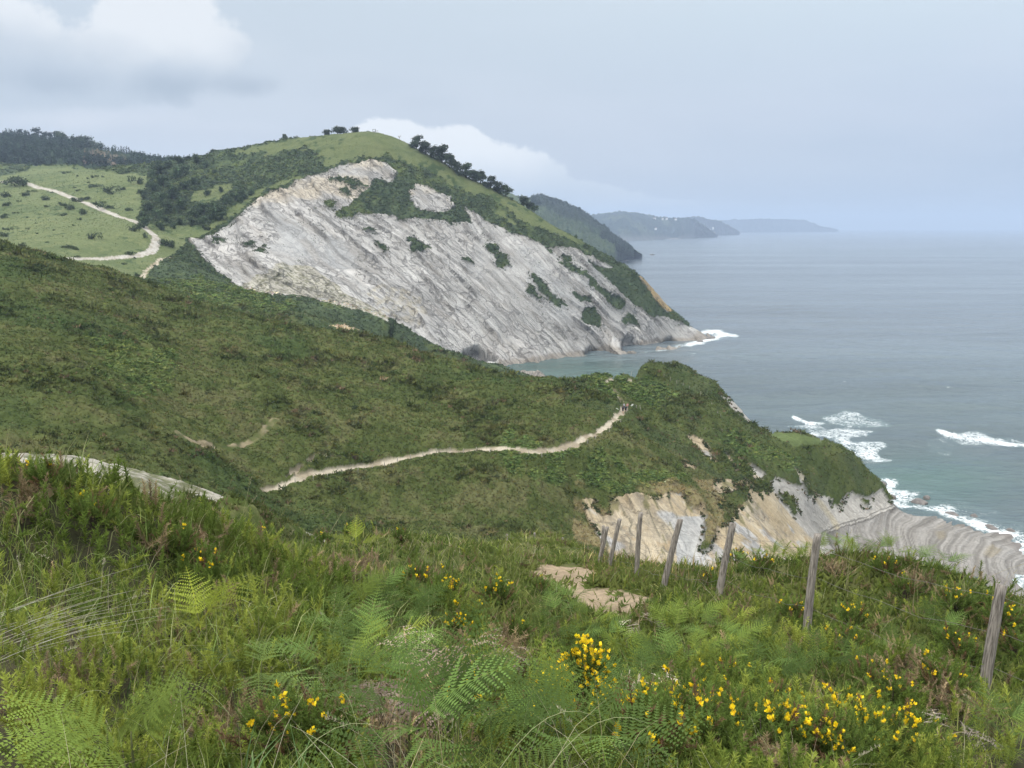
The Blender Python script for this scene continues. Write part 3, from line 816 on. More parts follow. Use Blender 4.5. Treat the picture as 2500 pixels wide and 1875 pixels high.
# swell: long low waves running in from the right
ph = (SX * .34 - SY * .94)
sw = .60 * np.sin(ph / 6.2 + 2.2 * fbm(SX / 90, SY / 90, seed=93, oct=2) * 2) * sst(fbm(SX / 120, SY / 120, seed=94, oct=2), -.5, .4)
ch = .16 * fbm(SX / 5, SY / 3.0, seed=95, oct=3)
fadeh = 1 - sst(SY, 500, 1100)
SZ = (sw + ch) * fadeh
# foam outlines
def fband(line, w, ends=True):
    d = np.full(SX.shape, 1e9)
    L = np.array(line, float)
    return polydist(spx + jx, (spy + jy) * 1.0, L) / w
foam = np.zeros(SX.shape)
def addf(line, w, k):
    global foam
    foam = np.maximum(foam, k * sst(1.25 - fband(line, w), 0, 1.0))
def addp(poly, k):
    global foam
    foam = np.maximum(foam, k * inpoly(spx + 1.5 * jx + jx2, spy + 1.5 * jy + jy2, poly))
addf([(1715, 812), (1760, 812), (1800, 822)], 10, .95)
addf([(1680, 842), (1720, 833), (1760, 822), (1795, 818)], 9, 1.0)
addf([(1560, 860), (1600, 858), (1640, 850), (1690, 842)], 4, .75)
addf([(1440, 865), (1500, 862)], 3, .6); addf([(1200, 898), (1280, 890), (1340, 882), (1400, 872)], 3, .45)
addf([(1800, 868), (1880, 878), (1960, 888)], 8, .42)
# surf beside the spur
addf([(1935, 1020), (1975, 1030), (2012, 1031)], 6, 1.05)
addp([(1915, 1044), (1935, 1034), (1990, 1036), (2060, 1040), (2140, 1052), (2110, 1066), (2060, 1080), (2020, 1068), (1960, 1052)], .78)
addp([(2000, 1020), (2060, 1008), (2150, 1022), (2180, 1036), (2140, 1046), (2060, 1038)], .70)
addp([(2020, 1068), (2080, 1080), (2150, 1086), (2165, 1092), (2150, 1104), (2185, 1122), (2140, 1128), (2095, 1118), (2060, 1100)], .80)
addf([(2052, 1007), (2105, 1012)], 3, .9); addf([(2106, 996), (2128, 998)], 2.5, 1.0)
addf([(2100, 1084), (2150, 1084), (2164, 1092)], 5, .9)
# breaker on the right
addf([(2290, 1056), (2350, 1066), (2400, 1072), (2460, 1084), (2520, 1088)], 6, .99)
addp([(2280, 1052), (2330, 1054), (2400, 1056), (2420, 1066), (2480, 1066), (2520, 1070), (2520, 1092), (2440, 1086), (2350, 1084), (2320, 1070)], .74)
addp([(2250, 1075), (2300, 1062), (2350, 1085), (2320, 1110), (2260, 1100)], .52)
addf([(2390, 1042), (2408, 1042)], 2.5, 1.0)
# wash along the platform
addp([(2150, 1168), (2195, 1168), (2180, 1190), (2240, 1200), (2230, 1225), (2330, 1240), (2340, 1262), (2290, 1250), (2200, 1245), (2160, 1200)], .85)
addf([(2165, 1172), (2190, 1180), (2160, 1195), (2175, 1215), (2210, 1240)], 12, .9)
addf([(2300, 1256), (2345, 1268), (2370, 1275), (2400, 1295), (2470, 1312)], 11, 1.0)
addp([(2330, 1255), (2400, 1265), (2440, 1290), (2510, 1305), (2510, 1330), (2460, 1310), (2390, 1298)], .8)
addp([(2180, 1160), (2300, 1200), (2420, 1240), (2510, 1285), (2510, 1320), (2380, 1290), (2250, 1235)], .46)
addp([(2460, 1320), (2540, 1320), (2540, 1460), (2440, 1450), (2470, 1370)], .85)
# far reefs
addf([(1540, 636), (1600, 632)], 2.0, .9); addf([(1595, 622), (1630, 622)], 1.8, .9); addf([(1560, 616), (1580, 616)], 1.5, .8)
addf([(1500, 643), (1545, 641)], 2.0, .8)
fb = foam
for _ in range(5):
    fb = np.pad(fb, 1, mode='edge'); fb = (fb[:-2, 1:-1] + fb[2:, 1:-1] + fb[1:-1, :-2] + fb[1:-1, 2:] + 2 * fb[1:-1, 1:-1]) / 6
tail = foam
for _ in range(26):
    tail = np.pad(tail, ((1, 1), (2, 2)), mode='edge'); tail = (tail[:-2, 2:-2] + tail[2:, 2:-2] + tail[1:-1, :-4] + tail[1:-1, 4:] + tail[1:-1, 2:-2]) / 5
foam = np.maximum(.97 * fb, .75 * tail)
# small caps here and there
caps = sst(fbm(SX / 7, SY / 2.2, seed=96, oct=3), .50, .62) * (SY < 520) * sst(fbm(SX / 60, SY / 60, seed=97), .0, .3)
foam = np.maximum(foam, .62 * caps)
SZ = SZ + .5 * np.clip(foam - .7, 0, 1) * fadeh
# shallow green bay behind the spur, and turbid water near the shore
bay = sst(1.0 - np.hypot((spx - 1330) / 420, (spy - 925) / 75), 0, .7) + .8 * sst(1 - np.hypot((spx - 2250) / 330, (spy - 1180) / 110), 0, .9)
near_s = sst(620 - SY, 0, 380)
nr2, nc2 = SX.shape
I = (np.arange(nr2 - 1)[:, None] * nc2 + np.arange(nc2 - 1)[None, :])
q = np.stack([I, I + 1, I + nc2 + 1, I + nc2], -1).reshape(-1, 4)
data = np.stack([foam, np.clip(bay, 0, 1), near_s], -1).reshape(-1, 3)
def mat_sea():
    m = bpy.data.materials.new('sea_water'); m.use_nodes = True
    nt = m.node_tree; gg = G(nt); b = nt.nodes['Principled BSDF']
    a = gg.node('ShaderNodeVertexColor', layer_name='col')
    s = gg.node('ShaderNodeSeparateColor'); nt.links.new(a.outputs[0], s.inputs[0])
    fo, ba, ne = s.outputs[0], s.outputs[1], s.outputs[2]
    geo = gg.node('ShaderNodeNewGeometry'); P = geo.outputs['Position']
    mp = gg.node('ShaderNodeMapping'); mp.inputs['Scale'].default_value = (.45, 1.0, 1.0); mp.inputs['Rotation'].default_value = (0, 0, R(-14))
    nt.links.new(P, mp.inputs[0])
    w1 = gg.noise(mp.outputs[0], .30, 6, .62, .4)
    w2 = gg.noise(mp.outputs[0], .045, 4, .55, .3)
    mp2 = gg.node('ShaderNodeMapping'); mp2.inputs['Scale'].default_value = (.10, .6, 1.0); mp2.inputs['Rotation'].default_value = (0, 0, R(-16))
    nt.links.new(P, mp2.inputs[0])
    w3 = gg.noise(mp2.outputs[0], .012, 5, .6, .2)
    wc = gg.mix(ne, (.092, .116, .130), (.075, .106, .108))
    wc = gg.mix(ba, wc, (.062, .122, .108))
    k = gg.lin(w3, .3, .7, .58, 1.36)
    sc = gg.vm('SCALE', wc); gg.put(sc.node.inputs['Scale'], k)
    f1 = gg.noise(P, .42, 5, .62, 1.4)
    f2 = gg.noise(P, .11, 4, .6, 1.0)
    f3 = gg.noise(P, 1.5, 4, .65, .6)
    lace = gg.m('SUBTRACT', 1.0, gg.m('MULTIPLY', gg.m('ABSOLUTE', gg.m('SUBTRACT', f1, .5)), 6.5))
    fn = gg.m('ADD', gg.m('ADD', gg.m('MULTIPLY', lace, .42), gg.m('MULTIPLY', f2, .75)), gg.m('MULTIPLY', f3, .55))
    d = gg.m('SUBTRACT', gg.m('ADD', fn, gg.m('MULTIPLY', fo, .98)), 1.55)
    mask = gg.m('MULTIPLY', gg.ss(d, -.05, .42), gg.ss(fo, .02, .35))
    wc = gg.mix(gg.m('MULTIPLY', gg.ss(fo, .2, .9), .5), wc, (.13, .20, .20))
    k = gg.lin(w3, .3, .7, .58, 1.36)
    sc = gg.vm('SCALE', wc); gg.put(sc.node.inputs['Scale'], k)
    gg.put(b.inputs['Base Color'], gg.mix(mask, sc, gg.mix(f3, (.55, .60, .62), (.86, .87, .87))))
    gg.put(b.inputs['Roughness'], gg.lin(mask, 0, 1, .16, .9))
    b.inputs['IOR'].default_value = 1.33
    h = gg.m('ADD', gg.m('MULTIPLY', w1, 1.0), gg.m('MULTIPLY', w2, 4.5))
    bn = gg.node('ShaderNodeBump'); bn.inputs['Strength'].default_value = .8; bn.inputs['Distance'].default_value = 1.8
    gg.put(bn.inputs['Height'], h); gg.put(b.inputs['Normal'], bn.outputs[0])
    return m
sea = mesh_np('sea', np.stack([SX, SY, SZ], -1).reshape(-1, 3), q, mat_sea(), data)
tag(sea, kind='structure')

# ------------------------------------------------------------------ far coast and the wooded ridge
def interp_line(line, xs):
    L = np.array(line, float)
    return [np.interp(xs, L[:, 0], L[:, i]) for i in range(1, L.shape[1])]
def loft(name, crest, base, n, rows, bump, colf, power=.8, back=.5):
    """a hill between a crest line (pixel, pixel, distance) and a foot line (pixel, pixel at sea level or with a distance)"""
    xs = np.linspace(crest[0][0], crest[-1][0], n)
    cy_, cY = interp_line(crest, xs)
    bl = interp_line(base, xs)
    a, c = ray(xs, cy_); C3 = np.stack([a * cY, cY, EYE + c * cY], -1)
    a, c = ray(xs, bl[0])
    bY = bl[1] if len(bl) > 1 else (0 - EYE) / c
    B3 = np.stack([a * bY, bY, EYE + c * bY], -1)
    t = np.linspace(0, 1, rows)[:, None]
    P = B3[None] * (1 - t[..., None]) + C3[None] * t[..., None]
    P[..., 2] = B3[None, :, 2] * (1 - t ** power) + C3[None, :, 2] * t ** power
    t2 = np.linspace(0, 1, max(6, rows // 4))[1:, None]
    Q = C3[None] * np.ones_like(t2)[..., None]
    Q[..., 0] *= (1 + back * .3 * t2); Q[..., 1] *= (1 + back * .3 * t2); Q[..., 2] = C3[None, :, 2] * (1 - t2 ** 1.3) - 6 * t2
    P = np.concatenate([P, Q], 0)
    tt = np.concatenate([np.repeat(t, n, 1), 1 + np.repeat(t2, n, 1)], 0)
    d, lam = bump
    env = sst(tt, 0.0, .12)
    hgt = d * (np.abs(fbm(P[..., 0] / lam, P[..., 1] / lam, seed=101, oct=4)) * 1.2 + .5 * vn(P[..., 0] / lam * 2.7, P[..., 1] / lam * 2.7, seed=102)) * env
    hgt += d * 2.2 * fbm(P[..., 0] / lam / 9, P[..., 1] / lam / 9, seed=103, oct=3) * env * (1 - sst(np.abs(tt - 1), .25, 0))
    ex = np.clip((crest[-1][0] - xs) / 40, 0, 1)[None, :]
    P[..., 2] += hgt * ex
    qx, qy = proj(P[..., 0], P[..., 1], P[..., 2])
    c = colf(P, qx, qy, tt)
    r, m = P.shape[:2]
    I = (np.arange(r - 1)[:, None] * m + np.arange(m - 1)[None, :])
    q = np.stack([I, I + 1, I + m + 1, I + m], -1).reshape(-1, 4)
    return mesh_np(name, P.reshape(-1, 3), q, MFAR, c.reshape(-1, 3))
MFAR = mat_vcol('far_land', .95, .05, .03, .25)
A = lambda *c: np.array(c)
def col_r2(P, qx, qy, t):
    n1 = fbm(P[..., 0] / 60, P[..., 1] / 60, seed=111, oct=4); n2 = vn(P[..., 0] / 12, P[..., 1] / 12, seed=112)
    wood = mixc(A(.016, .024, .020), A(.024, .034, .024), sst(n2, -.6, .6))
    low = mixc(A(.042, .060, .032), A(.068, .090, .044), sst(n1 + .4 * n2, -.3, .4))
    low = mixc(low, A(.028, .045, .026), sst(n1 + .5 * n2, .05, .3))
    e = qy - np.interp(qx, [1240, 1330, 1400, 1460, 1500, 1530], [492, 506, 535, 560, 580, 590]) + 14 * n1
    c = mixc(wood, low, sst(e, -4, 6))
    cl = sst(e - 62 + 12 * n2, 0, 14)
    streak = vn((qx + qy * .9) / 5.0, qy / 60, seed=113)
    c = mixc(c, mixc(A(.17, .16, .145), A(.09, .105, .065), sst(streak, -.2, .3)), .85 * cl)
    c = np.where((qx < 1300)[..., None], A(.085, .112, .055), c)
    return c
CR2 = [(1180, 462, 1900), (1239, 474, 1900), (1262, 481, 1950), (1290, 487, 2000), (1305, 481, 2000), (1322, 477, 2000), (1353, 488, 2000), (1401, 507, 2000), (1432, 523, 1980), (1455, 543, 1950), (1480, 558, 1900), (1499, 577, 1880), (1530, 598, 1860), (1552, 613, 1850), (1568, 621, 1840)]
o = loft('distant_headland', CR2, [(1180, 662), (1400, 655), (1500, 648), (1515, 636), (1540, 626), (1568, 622.5)], 420, 150, (9, 14), col_r2)
tag(o, kind='structure')
def col_r3(P, qx, qy, t):
    n1 = fbm(P[..., 0] / 160, P[..., 1] / 160, seed=121, oct=4); n2 = vn(P[..., 0] / 30, P[..., 1] / 30, seed=122)
    c = mixc(A(.022, .034, .030), A(.058, .074, .050), sst(n1 + .4 * n2, -.05, .4))
    st = vn((qx - qy * .7) / 4.0, qy / 30, seed=123)
    c = mixc(c, A(.22, .21, .19), .7 * sst(st + .3 * n2, .35, .6) * sst(qx, 1640, 1670) * sst(qy, 548, 558))
    c = mixc(c, A(.20, .19, .17), .5 * sst(t, .10, .02))
    return c
CR3 = [(1380, 540, 5200), (1448, 526, 5000), (1496, 520, 5000), (1520, 518, 5000), (1543, 520, 5000), (1590, 528, 5100), (1625, 533, 5200), (1654, 535, 5300), (1680, 534, 5400), (1700, 540, 5450), (1730, 559, 5500), (1752, 574, 5600)]
tag(loft('distant_coast', CR3, [(1380, 590), (1530, 588.5), (1590, 586), (1663, 582.5), (1720, 578), (1752, 574.8)], 380, 80, (16, 40), col_r3), kind='structure')
CR3b = [(1600, 540, 7000), (1650, 534, 7000), (1679, 531, 7000), (1695, 530, 7000), (1749, 538, 7100), (1770, 546, 7200), (1800, 562, 7300), (1806, 567, 7400)]
tag(loft('distant_cape', CR3b, [(1600, 571), (1720, 570), (1770, 569), (1806, 568)], 260, 50, (16, 50), col_r3), kind='structure')
CR4 = [(1700, 545, 11000), (1760, 538, 11000), (1800, 536, 11000), (1860, 535, 11000), (1920, 535, 11500), (1960, 537, 11500), (1985, 545, 11500), (2005, 553, 11500), (2047, 560, 11500)]
tag(loft('distant_mountain', CR4, [(1700, 564.6), (1850, 564), (2047, 563)], 260, 40, (14, 120), col_r3), kind='structure')

# wooded ridge behind the valley on the left
def col_wood(P, qx, qy, t):
    n1 = fbm(P[..., 0] / 40, P[..., 1] / 40, seed=131, oct=3); n2 = vn(P[..., 0] / 7, P[..., 1] / 7, seed=132)
    c = mixc(A(.018, .030, .022), A(.032, .048, .028), sst(n2 + .3 * n1, -.6, .6))
    sc = inpoly(qx + 14 * n1, qy + 8 * n2, [(196, 382), (210, 365), (235, 366), (290, 378), (325, 400), (310, 412), (250, 400), (200, 398)])
    c = np.where(sc[..., None], mixc(A(.15, .12, .095), A(.10, .09, .06), sst(n1 + n2, -.3, .4)), c)
    return c
CRW = [(-260, 330, 1150), (-60, 338, 1120), (0, 338, 1100), (60, 345, 1100), (110, 354, 1080), (200, 366, 1060), (250, 376, 1050), (300, 388, 1040), (360, 402, 1020), (420, 408, 1000), (470, 408, 980), (520, 408, 960)]
BW = [(-260, 450, 760), (0, 428, 790), (100, 418, 800), (200, 412, 820), (300, 424, 840), (400, 432, 850), (520, 430, 850)]
wr = loft('wooded_ridge', CRW, BW, 420, 90, (7, 9), col_wood, power=1.0)
tag(wr, kind='structure')
# vertical positions on the ridge, for planting
def on_ridge(px, t):
    cy_, cY = interp_line(CRW, np.array([px])); by, bY = interp_line(BW, np.array([px]))
    c = W(px, float(cy_[0]), float(cY[0])); b = W(px, float(by[0]), float(bY[0]))
    return tuple(b[i] * (1 - t) + c[i] * t for i in range(3))

# ------------------------------------------------------------------ low plants that cover the land: one mass per kind of cover
def leaf_tuft(n, r, up, wid, seed, flat=0.0):
    """a soup of n pointed leaves round a point"""
    q = np.random.default_rng(seed)
    V, T = [], []
    for i in range(n):
        a = q.uniform(0, 2 * np.pi); e = q.uniform(.15, 1.35) * (1 - flat) + flat * q.uniform(-.1, .5)
        d = np.array([np.cos(a) * np.cos(e), np.sin(a) * np.cos(e), np.sin(e)])
        s = np.cross(d, q.normal(size=3)); s /= np.linalg.norm(s)
        o = np.array([q.normal(0, r * .35), q.normal(0, r * .35), q.uniform(0, .35) * up])
        L = r * q.uniform(.6, 1.2)
        k = len(V)
        V += [o - s * wid * r * .5, o + s * wid * r * .5, o + d * L]
        T.append((k, k + 1, k + 2))
    return np.array(V), np.array(T), None
MCOVER = mat_vcol('low_plants', .85, .12)
def cover(name, mask, n, protos, size, lift, seed, cjit=.25, tilt=.25, brown=0.0, cmul=1.0, yfun=None):
    q = np.random.default_rng(seed)
    idx = np.flatnonzero(mask.ravel())
    idx = q.choice(idx, n, replace=len(idx) < n)
    P = np.stack([KEEP['VX'].ravel()[idx], KEEP['VY'].ravel()[idx], KEEP['Z'].ravel()[idx]], -1)
    P[:, 0] += q.normal(0, .1, n); P[:, 1] += q.uniform(-.3, .3, n) * np.clip(P[:, 1] / 250, .2, 2)
    s = size * q.uniform(.6, 1.5, n) * np.clip(P[:, 1] / (yfun or 130), .65, 2.0)
    P[:, 2] += lift * s
    c = KEEP['col'].reshape(-1, 3)[idx] * cmul * np.exp(q.normal(0, cjit, n))[:, None]
    c *= np.stack([q.uniform(.85, 1.2, n), np.ones(n), q.uniform(.75, 1.25, n)], -1)
    b = q.random(n) < brown
    c[b] = np.array([.13, .095, .055]) * np.exp(q.normal(0, .3, b.sum()))[:, None]
    V_, T_, C_ = scatter_np(protos, P, rotz_tilt(n, tilt, q), s, c, q.integers(0, len(protos), n))
    o = mesh_np(name, V_, T_, MCOVER, C_, smooth=False)
    tag(o, kind='stuff')
    return o
K = KEEP
inview = (K['px'] > -60) & (K['px'] < 2560) & (K['py'] < 1420)
base = K['veg'] & inview
cover('heather_and_gorse', base & (K['Y'] > 72) & (K['Y'] < 300) & ~K['fern'], 95000, [leaf_tuft(7, 1.0, .6, .42, s) for s in (1, 2, 3, 4)], .28, -.1, 301, cjit=.18, brown=.04, cmul=1.35)
cover('gorse_clumps', base & (K['Y'] > 72) & (K['Y'] < 300) & ~K['fern'] & (fbm(K['X'] / 7, K['Y'] / 7, seed=330, oct=3) > .20), 4200, [leaf_tuft(16, 1.0, 1.0, .38, s) for s in (21, 22, 23)], .62, .0, 305, cjit=.22, brown=.04, cmul=1.12)
cover('bracken_cover', base & K['fern'], 12000, [leaf_tuft(8, 1.0, .5, .5, s, .8) for s in (5, 6, 7)], .42, .2, 302, cjit=.26, cmul=1.35, yfun=150)
cover('hill_scrub', base & (K['Y'] > 300) & ~K['meadow'] & ~K['grass'], 34000, [leaf_tuft(9, 1.0, .8, .75, s) for s in (8, 9, 10)], .62, .0, 303, cjit=.25, cmul=1.25, yfun=420)
edge_ = K['veg'].astype(float) * ~K['meadow'] * ~K['grass']
for _ in range(7):
    edge_ = np.pad(edge_, 1, mode='edge'); edge_ = (edge_[:-2, 1:-1] + edge_[2:, 1:-1] + edge_[1:-1, :-2] + edge_[1:-1, 2:] + edge_[1:-1, 1:-1]) / 5
fringe = K['rock'] & inview & (edge_ > .04) & (fbm(K['X'] / 2.5, K['Y'] / 2.5, K['Z'] / 2.5, 331, 3) > .0) & (K['Z'] > 4)
saved = KEEP['col']; KEEP['col'] = np.where(K['rock'][..., None], np.array([.050, .070, .028]), saved)
cover('rock_edge_scrub', fringe & (K['Y'] > 300), 3200, [leaf_tuft(9, 1.0, .8, .7, s) for s in (41, 42)], .42, .0, 306, cjit=.28, yfun=420)
cover('ledge_plants', K['rock'] & inview & (K['Y'] > 380) & (K['Z'] > 8) & (fbm(K['X'] / 9, K['Y'] / 9, K['Z'] / 5, 332, 4) > .30), 1500, [leaf_tuft(8, 1.0, .5, .7, s) for s in (43, 44)], .30, .0, 307, cjit=.3, yfun=420)
cover('near_cliff_plants', fringe & (K['Y'] < 300), 2200, [leaf_tuft(9, 1.0, .8, .5, s) for s in (45, 46)], .30, .0, 308, cjit=.3, brown=.2)
KEEP['col'] = saved
cover('hill_grass', base & (K['Y'] > 300) & (K['meadow'] | K['grass']), 9000, [leaf_tuft(5, 1.0, .3, .5, s) for s in (11, 12)], .35, -.1, 304, cjit=.18, yfun=420)

# ------------------------------------------------------------------ trees
def mat_leaf(name):
    m = mat_vcol(name, .8, .15, trans=.18)
    nt = m.node_tree; gg = G(nt); b = nt.nodes['Principled BSDF']
    oi = gg.node('ShaderNodeObjectInfo')
    src = b.inputs['Base Color'].links[0].from_socket
    s = gg.vm('SCALE', src); gg.put(s.node.inputs['Scale'], gg.lin(oi.outputs['Random'], 0, 1, .6, 1.5))
    nt.links.new(s, b.inputs['Base Color'])
    return m
MLEAF = mat_leaf('leaves'); MBARK = mat_plain('bark', (.055, .045, .036), .9, .1, 3.0, .4)
def tube_np(pts, rad, k=6):
    """tapered tube through points"""
    P = np.array(pts, float); n = len(P); V, T = [], []
    for i in range(n):
        d = P[min(i + 1, n - 1)] - P[max(i - 1, 0)]; d /= np.linalg.norm(d) + 1e-9
        a = np.cross(d, (0, 0, 1.0) if abs(d[2]) < .9 else (1.0, 0, 0)); a /= np.linalg.norm(a); b = np.cross(d, a)
        for j in range(k):
            t = 2 * np.pi * j / k; V.append(P[i] + rad[i] * (np.cos(t) * a + np.sin(t) * b))
    for i in range(n - 1):
        for j in range(k):
            a0, a1 = i * k + j, i * k + (j + 1) % k
            T += [(a0, a1, a1 + k), (a0, a1 + k, a0 + k)]
    c = len(V); V.append(P[-1])
    T += [((n - 1) * k + j, (n - 1) * k + (j + 1) % k, c) for j in range(k)]
    return np.array(V), np.array(T)
def join_np(parts):
    V, T, o = [], [], 0
    for v, t in parts:
        V.append(v); T.append(np.asarray(t) + o); o += len(v)
    return np.concatenate(V), np.concatenate(T)
def crown_np(lobes, nleaf, size, q, base):
    """leaf-sized faces in clumps through the volume of several lobes; (cx,cy,cz,rx,ry,rz)"""
    V, T, Cc = [], [], []
    w = np.array([l[3] * l[4] * l[5] for l in lobes]) ** .67; w /= w.sum()
    for l, cnt in zip(lobes, (w * nleaf).astype(int) + 3):
        ncl = max(3, cnt // 7)
        for c in range(ncl):
            d = q.normal(size=3); d /= np.linalg.norm(d); r = q.uniform(.55, 1.0)
            ctr = np.array(l[:3]) + d * r * np.array(l[3:6])
            tone = np.exp(q.normal(0, .30))
            for i in range(7):
                o = ctr + q.normal(0, size * .75, 3)
                nrm = d + q.normal(0, .7, 3); nrm /= np.linalg.norm(nrm)
                a = np.cross(nrm, q.normal(size=3)); a /= np.linalg.norm(a); b = np.cross(nrm, a)
                s = size * q.uniform(.5, 1.0); k = len(V)
                V += [o + a * s, o - a * s * .6 + b * s * .7, o - a * s * .6 - b * s * .7]
                T.append((k, k + 1, k + 2)); cc = np.array(base) * tone * q.uniform(.8, 1.25) * np.array([q.uniform(.85, 1.15), 1, q.uniform(.8, 1.2)])
                Cc += [cc] * 3
    return np.array(V), np.array(T), np.array(Cc)
def tree_kind(name, kind, seed):
    """a unit-height tree (1 m tall, to be scaled): returns the Empty with crown and trunk"""
    q = np.random.default_rng(seed)
    root = empty(name)
    base = (.040, .058, .030)
    tr = []
    if kind == 'broad':          # leaning round crown on a short trunk
        lean = q.uniform(-.05, .08)
        lobes = [(lean + q.normal(0, .22), q.normal(0, .22), q.uniform(.25, .82), *(q.uniform(.16, .27, 2)), q.uniform(.10, .18)) for _ in range(9)]
        lobes.append((lean, 0, .55, .34, .34, .30))
        tr = [tube_np([(0, 0, -.15), (.01, 0, .12), (lean * .5, 0, .32), (lean, 0, .6)], [.05, .038, .03, .012])]
        for l in lobes[:5]: tr.append(tube_np([(lean * .5, 0, .3), (l[0] * .6, l[1] * .6, .45), l[:3]], [.022, .016, .006], 5))
        n, s = 1700, .065
    elif kind == 'thicket':      # wide and dense to the ground
        lobes = [(q.normal(0, .24), q.normal(0, .24), q.uniform(.25, .8), *(q.uniform(.16, .28, 2)), q.uniform(.12, .22)) for _ in range(11)]
        tr = [tube_np([(0, 0, -.2), (0, 0, .3), (.02, 0, .6)], [.05, .035, .012])]
        n, s = 1500, .06; base = (.055, .082, .042)
    elif kind == 'bush':
        lobes = [(q.normal(0, .4), q.normal(0, .4), q.uniform(.15, .6), *(q.uniform(.3, .5, 2)), q.uniform(.2, .35)) for _ in range(6)]
        tr = [tube_np([(0, 0, -.2), (0, 0, .4)], [.05, .02])]
        n, s = 520, .11; base = (.042, .062, .029)
    elif kind == 'pine':         # flat-topped pine with storeyed branches
        lobes = [(q.normal(0, .10), q.normal(0, .10), q.uniform(.5, .95), *(q.uniform(.10, .2, 2)), q.uniform(.05, .09)) for _ in range(10)]
        tr = [tube_np([(0, 0, -.1), (0, 0, .5), (.01, 0, .95)], [.025, .018, .006])]
        n, s = 500, .05; base = (.020, .032, .022)
    elif kind == 'spire':        # slim conifer
        lobes = [(0, 0, z, .16 * (1.05 - z) + .02, .16 * (1.05 - z) + .02, .07) for z in np.linspace(.15, .97, 10)]
        tr = [tube_np([(0, 0, -.1), (0, 0, .97)], [.02, .004])]
        n, s = 420, .04; base = (.020, .032, .024)
    elif kind == 'bare':
        lobes = []
        tr = [tube_np([(0, 0, -.1), (.02, 0, .3), (0, 0, .55)], [.035, .025, .012])]
        for i in range(14):
            a = q.uniform(0, 6.28); r = q.uniform(.25, .5); h = q.uniform(.25, .5)
            p = (r * math.cos(a) * .5, r * math.sin(a) * .5, h + .2)
            tr.append(tube_np([(0.01, 0, h), p, (r * math.cos(a), r * math.sin(a), min(1, h + q.uniform(.3, .5)))], [.014, .009, .003], 4))
    v, t = join_np(tr); mesh_np('trunk', v, t, MBARK if kind != 'bare' else mat_plain('dead_wood', (.20, .18, .16), .9, .1), parent=root)
    if lobes:
        v, t, c = crown_np(lobes, n, s, q, base)
        mesh_np('crown', v, t, MLEAF, c, parent=root, smooth=False)
    return root
PROTO = {}
USED = set()
def plant(kind, name, loc, h, w, label, cat, group=None, var=None):
    """place a tree: a first use moves the original, later uses copy it with its crown and trunk"""
    v = var if var is not None else random.randrange(3)
    key = (kind, v, name)
    if key not in PROTO:
        PROTO[key] = tree_kind(name, kind, hash_seed(key)); o = PROTO[key]
    else:
        o = copy_tree(PROTO[key])
    o.location = loc; o.scale = (w, w, h); o.rotation_euler = (0, 0, random.uniform(0, 6.28))
    for k_ in ('group',):
        if k_ in o: del o[k_]
    return tag(o, label, cat, group)
def hash_seed(key):
    return sum(ord(ch) * (i + 3) for i, ch in enumerate(str(key))) % 100000
def on_land(px, py, Y0, Y1):
    """first place where the sight line of a pixel meets the land between two distances"""
    a, c = ray(px, py)
    Ys = np.linspace(Y0, Y1, 500)
    z = EYE + c * Ys
    gz = ground(a * Ys, Ys)
    hit = np.nonzero(z <= gz)[0]
    if not len(hit):
        i = int(np.argmin(z - gz)); return (float(a * Ys[i]), float(Ys[i]), float(gz[i]))
    i = hit[0]
    return (float(a * Ys[i]), float(Ys[i]), float(gz[i]))
def ridge_Y(px):
    L = np.array(RIDGE, float); return float(np.interp(px, L[:, 0], L[:, 2]))
def on_crest(px):
    Y = ridge_Y(px); a, _ = ray(px, 400); x = float(a * Y)
    return (x, Y, float(ground(x, Y)))
MPP = lambda Y: Y / FPX * 1.0
# the wind-bent row on the hill's right shoulder
row = [(1018, 30, 26, 'tall ragged dark tree at the top of the row, standing apart from the rest'), (1041, 27, 28, 'broad dark tree second from the top of the hillside row'),
       (1060, 25, 26, 'dark tree third from the top of the hillside row, touching its upper neighbour'), (1080, 37, 34, 'biggest and tallest dark tree of the hillside row'),
       (1098, 27, 24, 'narrow dark tree just below the biggest tree of the hillside row'), (1117, 25, 24, 'dark tree with sky showing under its crown, below the gap in the hillside row'),
       (1138, 31, 32, 'wide dark tree in the middle of the lower half of the hillside row'), (1155, 23, 24, 'small dark tree leaning against the wide one in the lower hillside row'),
       (1173, 29, 26, 'tall thin-stemmed tree fourth from the lower end of the hillside row'), (1198, 27, 28, 'round dark tree third from the lower end of the hillside row'),
       (1218, 25, 22, 'dark tree second from the lower end of the hillside row'), (1234, 27, 26, 'last dark tree at the lower end of the hillside row')]
for i, (px_, h, w, lab) in enumerate(row):
    p = on_crest(px_); m_ = MPP(p[1])
    plant('broad', 'hillside_tree', (p[0], p[1] - 3, p[2] - .4), h * m_ * 1.12, w * m_ * 1.25, lab, 'tree', 'row of trees on the right shoulder of the hill', i % 3)
